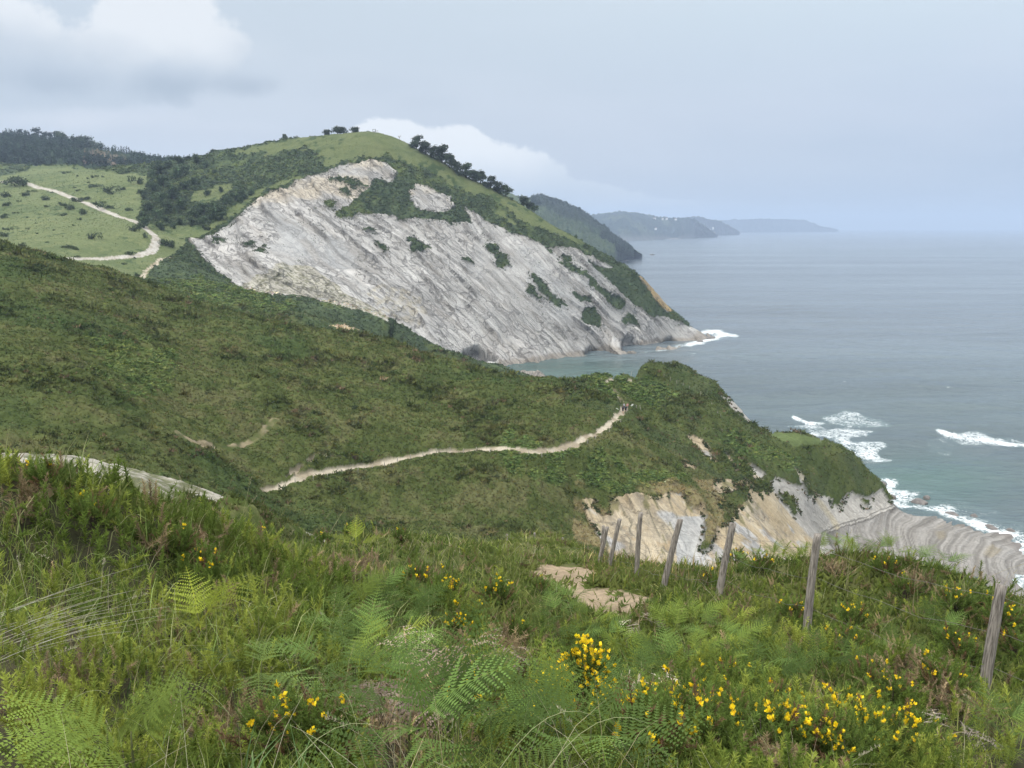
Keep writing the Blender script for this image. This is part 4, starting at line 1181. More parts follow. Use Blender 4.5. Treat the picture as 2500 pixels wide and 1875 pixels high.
    # low bush at the foot of the row
for px_, h, w, lab in [(1029, 9, 16, 'low dark bush between the top two trees of the hillside row'), (1070, 10, 18, 'low dark bush under the biggest tree of the hillside row'), (1128, 8, 16, 'low dark bush under the middle of the lower hillside row'),
                       (1186, 8, 16, 'low dark bush between thin-stemmed tree and round tree of the hillside row'), (1249, 7, 12, 'small bush just past the lower end of the hillside row'), (1208, 9, 14, 'low dark bush near the lower end of the hillside row')]:
    p = on_crest(px_); m_ = MPP(p[1])
    plant('bush', 'hillside_bush', (p[0], p[1] - 4, p[2] - .5), h * m_ * 1.2, w * m_ * .6, lab, 'bush', 'bushes under the hillside row of trees')
top = [(802, 15, 19, 'broad', 'rounded dark tree on the hilltop skyline, left of the widest crown'), (829, 19, 30, 'broad', 'widest spreading tree on the hilltop skyline'), (870, 15, 24, 'broad', 'dome-shaped tree on the hilltop nearest the summit'),
       (701, 13, 11, 'broad', 'small round tree alone on the left skyline of the hill'), (732, 7, 9, 'bush', 'tiny dark bush on the hilltop skyline halfway to the trees'), (674, 7, 7, 'bush', 'little pointed bush on the left skyline of the hill'),
       (524, 13, 14, 'broad', 'round dark tree alone at the lower left end of the hill skyline'), (850, 6, 12, 'bush', 'low bush between the two biggest hilltop trees'), (903, 4, 14, 'bush', 'low bush on the grassy summit beside the dome-shaped tree'), (1407, 13, 13, 'bush', 'dark bush alone on the lower right skyline of the hill')]
for px_, h, w, kd, lab in top:
    p = on_crest(px_); m_ = MPP(p[1])
    plant(kd, 'hilltop_tree' if kd == 'broad' else 'hilltop_bush', (p[0], p[1] - 2, p[2] - .5), h * m_ * 1.15, w * m_ * (1.25 if kd == 'broad' else .6), lab, 'tree' if kd == 'broad' else 'bush')
p = on_crest(977)
plant('bare', 'bare_tree', (p[0], p[1] - 1, p[2] - .2), 14 * MPP(p[1]), 13 * MPP(p[1]), 'leafless grey dead tree on the right of the grassy summit', 'tree')
# beyond the shoulder, on the next slope
for px_, py_, h, w, Y, lab in [(1279, 503, 24, 20, 566, 'tallest of the trees peeping over the lower shoulder of the hill'), (1293, 511, 19, 19, 562, 'middle tree of the clump behind the lower shoulder of the hill'), (1304, 517, 18, 17, 560, 'right-hand tree of the clump behind the lower shoulder of the hill'),
                               (1290, 489, 8, 9, 1700, 'far small tree on the pale green field beyond the hill'), (1272, 484, 6, 14, 1750, 'far low bush on the edge of the field beyond the hill')]:
    x, y, z = W(px_, py_, Y); m_ = MPP(Y)
    plant('broad', 'shoulder_tree', (x, y, z - .5), h * m_ * 1.1, w * m_ * 1.25, lab, 'tree')
# thicket on the left flank
TH = [(352, 556, 34), (362, 520, 30), (352, 486, 28), (375, 470, 30), (372, 440, 28), (395, 430, 30), (410, 415, 26), (440, 405, 26), (480, 402, 26), (500, 412, 22), (400, 460, 36), (430, 440, 34), (455, 430, 32), (390, 500, 36), (420, 490, 40), (412, 525, 40), (440, 515, 34), (384, 535, 30),
      (405, 548, 26), (450, 470, 30), (470, 455, 26), (480, 535, 34), (500, 525, 36), (520, 540, 36), (535, 522, 34), (555, 505, 30), (575, 495, 30), (595, 488, 26), (545, 540, 28), (470, 552, 24), (495, 548, 24), (440, 552, 22), (425, 560, 20), (395, 562, 20), (612, 478, 18), (385, 410, 22), (425, 395, 16), (460, 392, 14), (505, 480, 20), (525, 425, 14), (540, 470, 16), (345, 540, 26)]
for px_, py_, h in TH:
    p = on_land(px_, py_, 380, 720); m_ = MPP(p[1])
    plant('thicket', 'thicket_tree', (p[0], p[1], p[2] - .5), h * m_ * 1.0, h * m_ * random.uniform(.8, 1.05), 'leafy dark green tree in the dense thicket on the left flank of the hill', 'tree', 'trees of the thicket on the left flank')
# bushes dotted over the valley meadow: (pixel, pixel, width, height)
MB = [(56, 446, 60, 22), (160, 422, 18, 6), (190, 430, 8, 5), (230, 432, 16, 7), (250, 432, 10, 6), (215, 436, 8, 5), (216, 446, 8, 5), (235, 455, 40, 10), (270, 465, 36, 14), (190, 465, 12, 5), (182, 458, 8, 5), (335, 445, 30, 18), (300, 462, 16, 8), (270, 472, 20, 8), (108, 485, 30, 10), (75, 468, 20, 6), (60, 475, 30, 8), (10, 478, 24, 16), (20, 500, 26, 10),
      (48, 492, 10, 5), (115, 505, 14, 6), (150, 500, 24, 10), (170, 508, 26, 14), (205, 520, 26, 16), (185, 490, 30, 12), (155, 525, 18, 8), (195, 535, 14, 6), (10, 530, 20, 9), (15, 525, 16, 7), (68, 532, 10, 5), (92, 570, 8, 5), (133, 562, 8, 5), (10, 560, 12, 8), (24, 560, 12, 8), (45, 558, 6, 4), (68, 559, 8, 5), (180, 550, 10, 5), (230, 580, 30, 16), (160, 603, 34, 9),
      (183, 608, 16, 9), (115, 592, 10, 5), (10, 575, 24, 12), (10, 590, 30, 8), (315, 512, 22, 9), (355, 578, 14, 14), (330, 560, 30, 16), (345, 552, 20, 10), (260, 507, 40, 12), (240, 497, 30, 8), (210, 485, 30, 8), (405, 596, 40, 18), (420, 600, 22, 16), (320, 620, 36, 10), (330, 630, 10, 6), (305, 645, 16, 7), (330, 672, 20, 10), (185, 627, 26, 6), (112, 625, 14, 8), (392, 552, 24, 14), (450, 585, 16, 6), (500, 558, 26, 14), (55, 600, 18, 12), (88, 545, 8, 4), (130, 470, 10, 4), (310, 420, 30, 8), (40, 520, 14, 5)]
for px_, py_, w, h in MB:
    p = on_land(px_, py_ + h * .3, 326, 760); m_ = MPP(p[1])
    plant('bush', 'meadow_bush', (p[0], p[1], p[2] - .3), h * m_ * 1.35, w * m_ * .5, 'dark rounded bush on the green valley meadow beside the pale road', 'bush', 'bushes dotted over the valley meadow')
# bushes on the cliff and at its foot
for px_, py_, w, h, lab in [(533, 598, 26, 24, 'dark green bush at the left tip of the white cliff'), (950, 830, 30, 40, 'tall grey-green bush at the right end of the grassy bench below the cliff'), (955, 800, 24, 26, 'greyish bush hanging on the edge of the bench below the cliff'), (995, 852, 60, 14, 'low bush at the heath edge against the foot of the white cliff'),
                             (1021, 618, 20, 26, 'small dark bush in the middle of the white cliff'), (1208, 612, 40, 20, 'dark bush on a ledge near the upper right of the white cliff')]:
    p = on_land(px_, py_, 240 if px_ > 940 and py_ > 780 else 380, 600); m_ = MPP(p[1])
    plant('bush', 'cliff_bush', (p[0], p[1], p[2] - .4), h * m_ * 1.1, w * m_ * .5, lab, 'bush')
# conifers on the wooded ridge: the ones that stand out on the skyline
pines = [(97, 30, 'pine', 'tallest layered pine on the left skyline'), (118, 24, 'pine', 'slender layered pine right of the tallest pine on the left skyline'), (135, 22, 'pine', 'third pine of the left skyline group, beside a gap'), (157, 32, 'broad', 'big round-headed pine alone on the left skyline'),
         (205, 28, 'broad', 'broad round-headed tree above the bare earth scar on the wooded ridge'), (222, 24, 'broad', 'leaning broad tree right above the bare earth scar'), (246, 20, 'broad', 'smaller tree at the right end of the clump above the bare earth scar'), (62, 18, 'pine', 'short pine left of the tall ones on the left skyline'), (80, 18, 'pine', 'dark pine just left of the tallest pine')]
for px_, h, kd, lab in pines:
    p = on_ridge(px_, 1.0); m_ = MPP(p[1])
    plant(kd, 'ridge_pine', (p[0], p[1] - 6, p[2] - 2), (h + 12) * m_, (h + 6) * m_ * (1.2 if kd == 'broad' else 1.1), lab, 'tree', 'pines on the left skyline')
for i, px_ in enumerate(np.linspace(297, 440, 24)):
    p = on_ridge(px_, .97); m_ = MPP(p[1]); h = np.interp(px_, [297, 315, 340, 380, 410, 440], [24, 28, 24, 18, 12, 9]) * random.uniform(.85, 1.12)
    plant('spire', 'plantation_conifer', (p[0], p[1] - 5, p[2] - 2), (h + 5) * m_, (h + 6) * m_ * .85, 'slim dark conifer in the plantation on the saddle skyline', 'tree', 'conifers of the plantation on the saddle')
# the rest of that wood reads as one mass
def forest():
    q = np.random.default_rng(55)
    pr = []
    for s in (1, 2, 3):
        v, t, c = crown_np([(0, 0, z, .2 * (1.1 - z) + .05, .2 * (1.1 - z) + .05, .10) for z in np.linspace(.15, .92, 6)], 120, .09, np.random.default_rng(s), (1, 1, 1))
        pr.append((v, t, c))
    P, S = [], []
    while len(P) < 2100:
        px_ = q.uniform(-120, 500); t = q.random() ** .8
        if t > .99: continue
        p = on_ridge(px_, t); qx, qy = proj(*[np.array(k) for k in p])
        if inpoly(qx, qy, [(196, 382), (210, 368), (235, 368), (290, 380), (325, 402), (310, 414), (250, 402), (200, 400)]) and q.random() < .9: continue
        if t < .12: continue
        P.append((p[0], p[1] - 2, p[2] - 2)); S.append(q.uniform(9, 16))
    P = np.array(P); S = np.array(S); n = len(P)
    col = np.array([.020, .032, .022])[None] * np.exp(q.normal(0, .22, n))[:, None]
    v, t, c = scatter_np(pr, P, rotz_tilt(n, .05, q), S, col, q.integers(0, 3, n))
    tag(mesh_np('forest', v, t, MLEAF, c, smooth=False), kind='stuff')
    # woods of the far headland
    P, S = [], []
    c2 = np.array(CR2, float)
    for i in range(2600):
        px_ = q.uniform(1296, 1545); t = q.random()
        cyy = np.interp(px_, c2[:, 0], c2[:, 1]); yy_ = cyy + t * np.interp(px_, [1296, 1330, 1400, 1500, 1545], [8, 34, 46, 26, 12])
        cY = np.interp(px_, c2[:, 0], c2[:, 2]); bY = 1650
        Y = cY - t * 170
        P.append(W(px_, yy_, Y)); S.append(q.uniform(9, 15))
    P = np.array(P); P[:, 2] -= 7; n = len(P)
    col = np.array([.020, .032, .023])[None] * np.exp(q.normal(0, .22, n))[:, None]
    v, t, c = scatter_np(pr, P, rotz_tilt(n, .05, q), np.array(S), col, q.integers(0, 3, n))
    tag(mesh_np('headland_woods', v, t, MLEAF, c, smooth=False), kind='stuff')
forest()

# ------------------------------------------------------------------ the slope the viewer stands on
FG = []
def fp(px, py, Y, veg=.4):
    x, y, z = W(px, py, Y); FG.append((x, y, z - veg)); return x, y, z - veg
FG += [(0, 0, EYE - 1.68), (-3, 0, EYE - 1.55), (3, 0, EYE - 1.95), (0, -3, EYE - 1.3), (-5, -3, EYE - 1.2), (6, -2, EYE - 2.1), (-9, 2, EYE - 1.6), (9, 1, EYE - 2.8)]
EDGE = [(-220, 1100, 7, .25), (0, 1112, 7, .24), (150, 1110, 7.2, .24), (230, 1122, 7.4, .24), (280, 1150, 7.6, .28), (340, 1186, 8, .36), (450, 1256, 9, .36), (540, 1302, 10.3, .36), (620, 1322, 11.2, .36), (700, 1310, 12.5, .40), (800, 1290, 14, .45), (900, 1272, 15, .45), (1000, 1285, 17, .4), (1130, 1300, 19, .35),
        (1230, 1312, 23, .2), (1300, 1312, 24.5, .2), (1380, 1315, 25, .2), (1430, 1325, 23, .3), (1480, 1335, 20, .5), (1560, 1340, 18.5, .6), (1700, 1335, 17, .6), (1850, 1325, 15.5, .6), (2000, 1310, 14.5, .55), (2100, 1305, 14, .5), (2250, 1325, 13, .5), (2380, 1360, 12.2, .5), (2500, 1405, 11.5, .5), (2700, 1500, 10.5, .5)]
for e in EDGE:
    x, y, z = fp(*e)
    FG.append((x * 1.08, y * 1.08 + .8, z - 1.1)); FG.append((x * 1.2, y * 1.2 + 3, z - 5.0)); FG.append((x * 1.4, y * 1.4 + 10, z - 16))
for e in [(1250, 1875, 1.5, .35), (400, 1875, 1.5, .35), (2100, 1875, 2.0, .4), (1250, 1700, 3, .4), (1250, 1550, 6, .45), (1250, 1480, 9, .4), (1400, 1560, 8.5, .45), (400, 1600, 3.2, .4), (400, 1400, 5, .42), (400, 1260, 6.6, .42), (100, 1300, 5.2, .42), (100, 1500, 3.4, .4), (800, 1420, 7, .45), (800, 1330, 11, .45), (800, 1650, 3.2, .4),
          (1050, 1380, 13, .4), (2000, 1720, 4.5, .45), (2300, 1800, 4, .45), (1700, 1600, 6.5, .5), (2250, 1560, 8.0, .5), (1330, 1392, 16.5, .02), (1400, 1388, 16.8, .02), (1480, 1400, 15.8, .02), (1500, 1450, 13.2, .02), (1570, 1480, 12.0, .02), (1440, 1450, 13.3, .02), (1400, 1420, 15, .02), (1550, 1520, 10.6, .1),
          (1563, 1417, 14.6, .0), (1625, 1442, 13.6, .0), (1760, 1462, 12.6, .05), (1975, 1540, 10.2, .1), (2405, 1695, 8.6, .1), (1475, 1390, 16.8, 0), (1495, 1375, 17.2, 0), (1700, 1400, 14.5, .4), (1880, 1420, 13, .5), (2150, 1430, 11.8, .5), (1230, 1350, 20, .15), (1350, 1345, 21.5, .15)]:
    fp(*e)
class PlainRBF:
    def __init__(self, pts, c=.5):
        p = np.array(pts, float); self.q = p[:, :2]; self.c = c; n = len(p)
        M = np.zeros((n + 3, n + 3))
        M[:n, :n] = np.sqrt(((self.q[:, None] - self.q[None]) ** 2).sum(-1) + c * c) - np.eye(n) * .02
        M[:n, n] = 1; M[:n, n + 1:n + 3] = self.q; M[n:, :n] = M[:n, n:].T
        b = np.zeros(n + 3); b[:n] = p[:, 2]; self.w = np.linalg.solve(M, b)
    def __call__(self, x, y):
        x = np.asarray(x, float); sh = x.shape; x = x.ravel(); y = np.asarray(y, float).ravel(); o = np.empty(len(x)); n = len(self.q)
        for i in range(0, len(x), 30000):
            X_, Y_ = x[i:i + 30000, None], y[i:i + 30000, None]
            o[i:i + 30000] = np.sqrt((X_ - self.q[None, :, 0]) ** 2 + (Y_ - self.q[None, :, 1]) ** 2 + self.c ** 2) @ self.w[:n] + self.w[n] + X_[:, 0] * self.w[n + 1] + Y_[:, 0] * self.w[n + 2]
        return o.reshape(sh)
fgbase = PlainRBF(FG)
def fgz(x, y):
    x = np.asarray(x, float); y = np.asarray(y, float)
    return fgbase(x, y) + .07 * fbm(x / .9, y / .9, seed=201, oct=3)
SAND = [(1290, 1398), (1330, 1386), (1400, 1380), (1440, 1390), (1470, 1402), (1440, 1416), (1425, 1428), (1480, 1438), (1530, 1446), (1585, 1458), (1590, 1480), (1560, 1500), (1500, 1520), (1450, 1505), (1415, 1470), (1360, 1440), (1310, 1420)]
xs = np.arange(-24, 24.01, .11); ys = np.arange(-4, 27.01, .11)
GX, GY = np.meshgrid(xs, ys, indexing='ij')
GZ = fgz(GX, GY)
gpx, gpy = proj(GX, np.maximum(GY, .4), GZ)
jg = 9 * fbm(GX / .7, GY / .7, seed=202, oct=4)
sand = (GY > 9) & (GY < 19) & inpoly(gpx + 2 * jg, gpy + jg, SAND)
n1 = fbm(GX / 2.2, GY / 2.2, seed=203, oct=3); n2 = vn(GX / .25, GY / .25, seed=204)
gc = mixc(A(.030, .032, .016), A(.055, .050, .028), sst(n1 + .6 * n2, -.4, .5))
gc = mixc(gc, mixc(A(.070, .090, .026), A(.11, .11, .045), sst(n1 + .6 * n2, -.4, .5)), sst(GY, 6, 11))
sandc = mixc(A(.275, .215, .145), A(.19, .148, .098), sst(n1 + .5 * n2, -.3, .5))
gc = np.where(sand[..., None], sandc, gc)
GZ = GZ + np.where(sand, .05 * np.abs(fbm(GX / .35, GY / .35, seed=205, oct=3)), 0)
r, m_ = GX.shape
I = (np.arange(r - 1)[:, None] * m_ + np.arange(m_ - 1)[None, :])
q4 = np.stack([I, I + m_, I + m_ + 1, I + 1], -1).reshape(-1, 4)
gv = np.stack([GX, GY, GZ], -1).reshape(-1, 3)
MSOIL = mat_vcol('soil_and_turf', .95, .08, 9.0, .3, (.5, .05))
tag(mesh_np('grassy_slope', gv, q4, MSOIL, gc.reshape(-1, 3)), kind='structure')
def on_fg(px, py, drop=0.0, y0=.8, y1=27):
    """where a pixel's sight line meets the near slope"""
    a, c = ray(px, py)
    Ys = np.geomspace(y0, y1, 400); z = EYE + c * Ys; gz = fgz(a * Ys, Ys) + drop
    h = np.nonzero(z <= gz)[0]; i = h[0] if len(h) else int(np.argmin(z - gz))
    return np.array([a * Ys[i], Ys[i], gz[i] - drop])

tline = np.array([W(*k) for k in TRACK])
xs2 = np.arange(-46, -6, .13); ys2 = np.arange(15, 54, .13)
TX, TY = np.meshgrid(xs2, ys2, indexing='ij')
dT = np.full(TX.shape, 1e9); TZ = np.zeros(TX.shape); side_ = np.zeros(TX.shape); tend = np.zeros(TX.shape)
for i, (p, p1) in enumerate(zip(tline[:-1], tline[1:])):
    d = p1[:2] - p[:2]; L2 = d @ d
    t0 = ((TX - p[0]) * d[0] + (TY - p[1]) * d[1]) / L2; t = np.clip(t0, 0, 1)
    ex, ey = TX - p[0] - t * d[0], TY - p[1] - t * d[1]
    dd = np.hypot(ex, ey); k = dd < dT
    s_ = np.where((d[0] * ey - d[1] * ex) > 0, dd, -dd)
    dT = np.where(k, dd, dT); side_ = np.where(k, s_, side_); TZ = np.where(k, p[2] + (p1[2] - p[2]) * t, TZ)
    over = np.maximum(t0 - 1, 0) * math.sqrt(L2) if i == len(tline) - 2 else np.maximum(-t0, 0) * math.sqrt(L2) if i == 0 else 0 * t0
    tend = np.where(k, over, tend)
TZ = TZ + np.interp(side_, [-20, -16, -10, -7, -5.2, -2.5, 0, 1.2, 4, 9, 16, 30], [-17, -14, -8.5, -4.8, -1.9, -.7, 0, -.5, -3.2, -8, -15, -32]) - tend * .6
on = (side_ < .15 + .25 * vn(TX / .8, TY / .8, seed=240)) & (dT < 4.0 + 1.8 * sst(TY, 33, 40) + .5 * vn(TX / .9, TY / .9, seed=241)) & (tend < .5)
cobb = vn(TX / .32, TY / .32, seed=242) + .7 * vn(TX / .17, TY / .17, seed=243)
tcol = np.where(on[..., None], mixc(A(.11, .115, .065), A(.33, .31, .265), sst(cobb + 1.1 * fbm(TX / 1.5, TY / 1.5, seed=244, oct=2), -.6, .7)), mixc(A(.062, .085, .022), A(.10, .11, .04), sst(cobb, -.5, .6)))
TZ = TZ + np.where(on, .05 * cobb, .22 * np.abs(cobb) * np.clip(dT / 3, 0, 1) + .03)
rr_, mm_ = TX.shape
I = (np.arange(rr_ - 1)[:, None] * mm_ + np.arange(mm_ - 1)[None, :])
q4 = np.stack([I, I + mm_, I + mm_ + 1, I + 1], -1).reshape(-1, 4)
q4 = q4[(dT.ravel()[q4].min(1) < 15) & (tend.ravel()[q4].max(1) < 6)]
tag(mesh_np('gravel_track', np.stack([TX, TY, TZ], -1).reshape(-1, 3), q4, MSOIL, tcol.reshape(-1, 3)), kind='structure')
MPLANT = mat_vcol('green_plants', .8, .10, trans=.30)
MDRY = mat_vcol('dry_plants', .85, .15, trans=.15)
MPETAL = mat_vcol('petals', .55, .25, trans=.2)
def sample_fg(n, seed, y0=1.1, y1=26.0, az0=-36.5, az1=36.5):
    """points spread evenly over the view of the slope"""
    q = np.random.default_rng(seed)
    y = np.exp(q.uniform(np.log(y0), np.log(y1), n)); x = y * np.tan(np.radians(q.uniform(az0, az1, n)))
    z = fgz(x, y); a, b = proj(x, y, z)
    return np.stack([x, y, z], -1), a, b, q
def blades(n, seed, hmin, hmax, wid, cols, bend, lean=(0, 0), keep=None, segs=3, y0=1.1, y1=26.0, minpx=1.0):
    """bent grass blades; width grows a little with distance so that they stay solid"""
    P, a, b, q = sample_fg(n, seed, y0, y1)
    if keep is not None:
        k = keep(P, a, b, q); P = P[k]
    n = len(P)
    h = q.uniform(hmin, hmax, n); ang = q.uniform(0, 2 * np.pi, n); bd = np.abs(q.normal(bend, bend * .5, n))
    d = np.stack([np.cos(ang) + lean[0], np.sin(ang) + lean[1]], -1); d /= np.linalg.norm(d, axis=1)[:, None] + 1e-9
    fa = q.uniform(0, np.pi, n); sd = np.stack([np.cos(fa), np.sin(fa), np.zeros(n)], -1)
    w = wid * q.uniform(.6, 1.4, n) * np.maximum(1, P[:, 1] / 3.5)
    V = np.zeros((n, 2 * segs + 1, 3))
    for i in range(segs + 1):
        t = i / segs
        th = bd * t * 1.3
        p = P.copy()
        s_ = np.where(bd > 1e-3, np.sin(th) / np.maximum(bd * 1.3, 1e-3), t); r_ = np.where(bd > 1e-3, (1 - np.cos(th)) / np.maximum(bd * 1.3, 1e-3), 0)
        p[:, 2] += h * s_ - .03; p[:, :2] += d * (h * r_)[:, None]
        if i == segs: V[:, 2 * segs] = p
        else:
            ww = (w * (1 - .75 * t))[:, None]
            V[:, 2 * i] = p - sd * ww; V[:, 2 * i + 1] = p + sd * ww
    T = []
    for i in range(segs - 1): T += [(2 * i, 2 * i + 1, 2 * i + 3), (2 * i, 2 * i + 3, 2 * i + 2)]
    T.append((2 * segs - 2, 2 * segs - 1, 2 * segs))
    T = (np.array(T)[None] + (np.arange(n) * (2 * segs + 1))[:, None, None]).reshape(-1, 3)
    ci = q.integers(0, len(cols), n); c = np.array(cols)[ci] * 1.12 * np.exp(q.normal(0, .2, n))[:, None]
    c = np.repeat(c, 2 * segs + 1, 0)
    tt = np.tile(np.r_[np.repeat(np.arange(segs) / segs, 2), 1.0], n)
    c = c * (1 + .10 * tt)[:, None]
    return V.reshape(-1, 3), T, c
def stuff(name, parts, mat, smooth=False):
    Vs, Ts, Cs, o = [], [], [], 0
    for v, t, c in parts:
        Vs.append(v); Ts.append(t + o); Cs.append(c); o += len(v)
    return tag(mesh_np(name, np.concatenate(Vs), np.concatenate(Ts), mat, np.concatenate(Cs), smooth=smooth), kind='stuff')
offsand = lambda P, a, b, q: ~inpoly(a + 11 * fbm(P[:, 0] / .5, P[:, 1] / .5, seed=231, oct=3), b + 8 * fbm(P[:, 0] / .5, P[:, 1] / .5, seed=232, oct=3), SAND) | (q.random(len(P)) < .05)
def grassy(P, a, b, q):
    n = fbm(P[:, 0] / 1.3, P[:, 1] / 1.3, seed=210, oct=2)
    return offsand(P, a, b, q) & ((n > -.15) | (P[:, 1] > 7) | (a > 1000))
stuff('grass', [
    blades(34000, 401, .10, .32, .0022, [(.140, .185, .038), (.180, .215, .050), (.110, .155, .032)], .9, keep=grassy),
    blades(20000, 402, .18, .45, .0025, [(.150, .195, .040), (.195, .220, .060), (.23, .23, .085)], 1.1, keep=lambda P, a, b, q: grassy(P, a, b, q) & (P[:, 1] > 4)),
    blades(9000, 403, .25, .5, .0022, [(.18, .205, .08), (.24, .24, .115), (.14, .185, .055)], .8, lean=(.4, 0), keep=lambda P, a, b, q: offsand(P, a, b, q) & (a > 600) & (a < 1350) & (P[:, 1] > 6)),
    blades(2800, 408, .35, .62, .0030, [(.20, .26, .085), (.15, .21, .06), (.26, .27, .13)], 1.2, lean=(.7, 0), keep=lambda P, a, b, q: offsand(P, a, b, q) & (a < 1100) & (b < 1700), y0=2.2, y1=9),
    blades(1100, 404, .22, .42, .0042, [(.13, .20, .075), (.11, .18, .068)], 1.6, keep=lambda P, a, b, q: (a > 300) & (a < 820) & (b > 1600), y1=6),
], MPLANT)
def low_tufts():
    parts = []; pr = [leaf_tuft(9, 1.0, .8, .30, s) for s in (31, 32, 33)]
    for n, y0, y1, keepf in [(9000, 6.5, 27, lambda P, a, b, q: offsand(P, a, b, q)), (5000, 9, 27, lambda P, a, b, q: offsand(P, a, b, q) & (a > 1300))]:
        P, a, b, q = sample_fg(n, 420 + n % 7, y0, y1); k = keepf(P, a, b, q); P = P[k]; n = len(P)
        n_ = fbm(P[:, 0] / 1.5, P[:, 1] / 1.5, seed=250, oct=3)
        s = q.uniform(.09, .20, n) * (1 + .5 * np.clip(n_, -.5, 1)); P[:, 2] += .02
        c = mixc(np.tile(A(.085, .125, .030), (n, 1)), A(.155, .180, .050), sst(n_ + q.normal(0, .3, n), -.5, .7))
        d = q.random(n) < .10; c[d] = A(.21, .165, .09) * np.exp(q.normal(0, .25, d.sum()))[:, None]
        parts.append(scatter_np(pr, P, rotz_tilt(n, .3, q), s, c, q.integers(0, 3, n)))
    stuff('low_gorse', parts, MPLANT)
low_tufts()
stuff('dry_grass', [
    blades(1500, 405, .22, .55, .0013, [(.32, .29, .19), (.40, .37, .26), (.26, .22, .13)], .9, keep=offsand),
    blades(2600, 406, .3, .6, .0022, [(.30, .23, .10), (.34, .27, .13), (.26, .20, .09)], .5, keep=lambda P, a, b, q: (a > 1420) & (a < 1830) & (b > 1330) & (b < 1440) & offsand(P, a, b, q), y0=11),
    blades(420, 407, .5, .8, .0012, [(.34, .31, .20), (.28, .26, .15)], .7, lean=(.5, 0), keep=lambda P, a, b, q: (a > 1700) & (b > 1340) & (b < 1600)),
], MDRY)

def bank_cover():
    q = np.random.default_rng(271); idx = np.flatnonzero((~on & (dT < 13) & (tend < 6)).ravel()); idx = q.choice(idx, 7000)
    P = np.stack([TX.ravel()[idx], TY.ravel()[idx], TZ.ravel()[idx]], -1); P[:, :2] += q.normal(0, .08, (len(P), 2)); n = len(P)
    n_ = fbm(P[:, 0] / 2, P[:, 1] / 2, seed=272, oct=3)
    c = mixc(np.tile(A(.055, .075, .020), (n, 1)), A(.105, .115, .036), sst(n_ + q.normal(0, .3, n), -.5, .7))
    d = q.random(n) < .08; c[d] = A(.16, .125, .07)
    v, t_, cc = scatter_np([leaf_tuft(8, 1.0, .7, .36, s) for s in (61, 62, 63)], P, rotz_tilt(n, .3, q), q.uniform(.14, .34, n), c, q.integers(0, 3, n))
    tag(mesh_np('bank_gorse', v, t_, MPLANT, cc, smooth=False), kind='stuff')
bank_cover()
# gorse: spiny shoots
def shoot(L, nn, need, seed, up=.55, tipgreen=True):
    q = np.random.default_rng(seed); V, T, Cc = [], [], []
    bend = q.normal(0, .15, 2)
    for i in range(nn):
        t = (i + q.random()) / nn; p = np.array([bend[0] * t * t * L, bend[1] * t * t * L, t * L])
        a = i * 2.4 + q.normal(0, .4); e = up + q.normal(0, .28) + .35 * t
        d = np.array([np.cos(a) * np.cos(e), np.sin(a) * np.cos(e), np.sin(e)])
        l = need * q.uniform(.7, 1.25) * (1.05 - .5 * t); s = np.cross(d, q.normal(size=3)); s /= np.linalg.norm(s); w = need * .075
        k = len(V); V += [p - s * w, p + s * w, p + d * l]; T.append((k, k + 1, k + 2))
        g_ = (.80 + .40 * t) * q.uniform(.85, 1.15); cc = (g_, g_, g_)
        Cc += [cc, cc, tuple(1.15 * x for x in cc)]
    k = len(V); w = need * .07
    V += [(-w, 0, 0), (w, 0, 0), (bend[0] * L, bend[1] * L, L)]; T.append((k, k + 1, k + 2)); Cc += [(.7, .62, .5)] * 3
    return np.array(V), np.array(T), np.array(Cc)
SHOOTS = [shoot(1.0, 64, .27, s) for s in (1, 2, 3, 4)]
def gorse_carpet():
    parts = []
    for n, seed, y0, y1, keepf in [(7500, 411, 1.25, 9.5, lambda P, a, b, n_: (a < 900) | (n_ > .08)), (5200, 412, 2.0, 20, lambda P, a, b, n_: (a > 1450) & (n_ > -.25)), (2600, 413, 3.0, 16, lambda P, a, b, n_: (a > 500) & (a < 1250) & (n_ > 0))]:
        P, a, b, q = sample_fg(n, seed, y0, y1)
        n_ = fbm(P[:, 0] / 1.1, P[:, 1] / 1.1, seed=220, oct=3)
        k = keepf(P, a, b, n_) & offsand(P, a, b, q); P, n_ = P[k], n_[k]; n = len(P)
        mound = np.clip(.14 + .30 * n_, .02, .36)
        P[:, 2] += mound * q.uniform(.3, 1.0, n)
        s = q.uniform(.10, .20, n) * np.clip(P[:, 1] / 4, .85, 1.6)
        g1_ = vn(P[:, 0] / .5, P[:, 1] / .5, seed=221)[:, None]
        c = mixc(np.tile(A(.105, .152, .029), (n, 1)), A(.28, .32, .060), sst(g1_[:, 0] + .6 * vn(P[:, 0] / 1.6, P[:, 1] / 1.6, seed=224) + q.normal(0, .38, n), -.5, .85))
        dead = (vn(P[:, 0] / .45, P[:, 1] / .45, seed=222) > .66) | (q.random(n) < .02)
        c[dead] = A(.22, .17, .095) * np.exp(q.normal(0, .25, dead.sum()))[:, None]
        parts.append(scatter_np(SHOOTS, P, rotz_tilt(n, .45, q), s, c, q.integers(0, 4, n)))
    stuff('gorse_carpet', parts, MPLANT)
gorse_carpet()

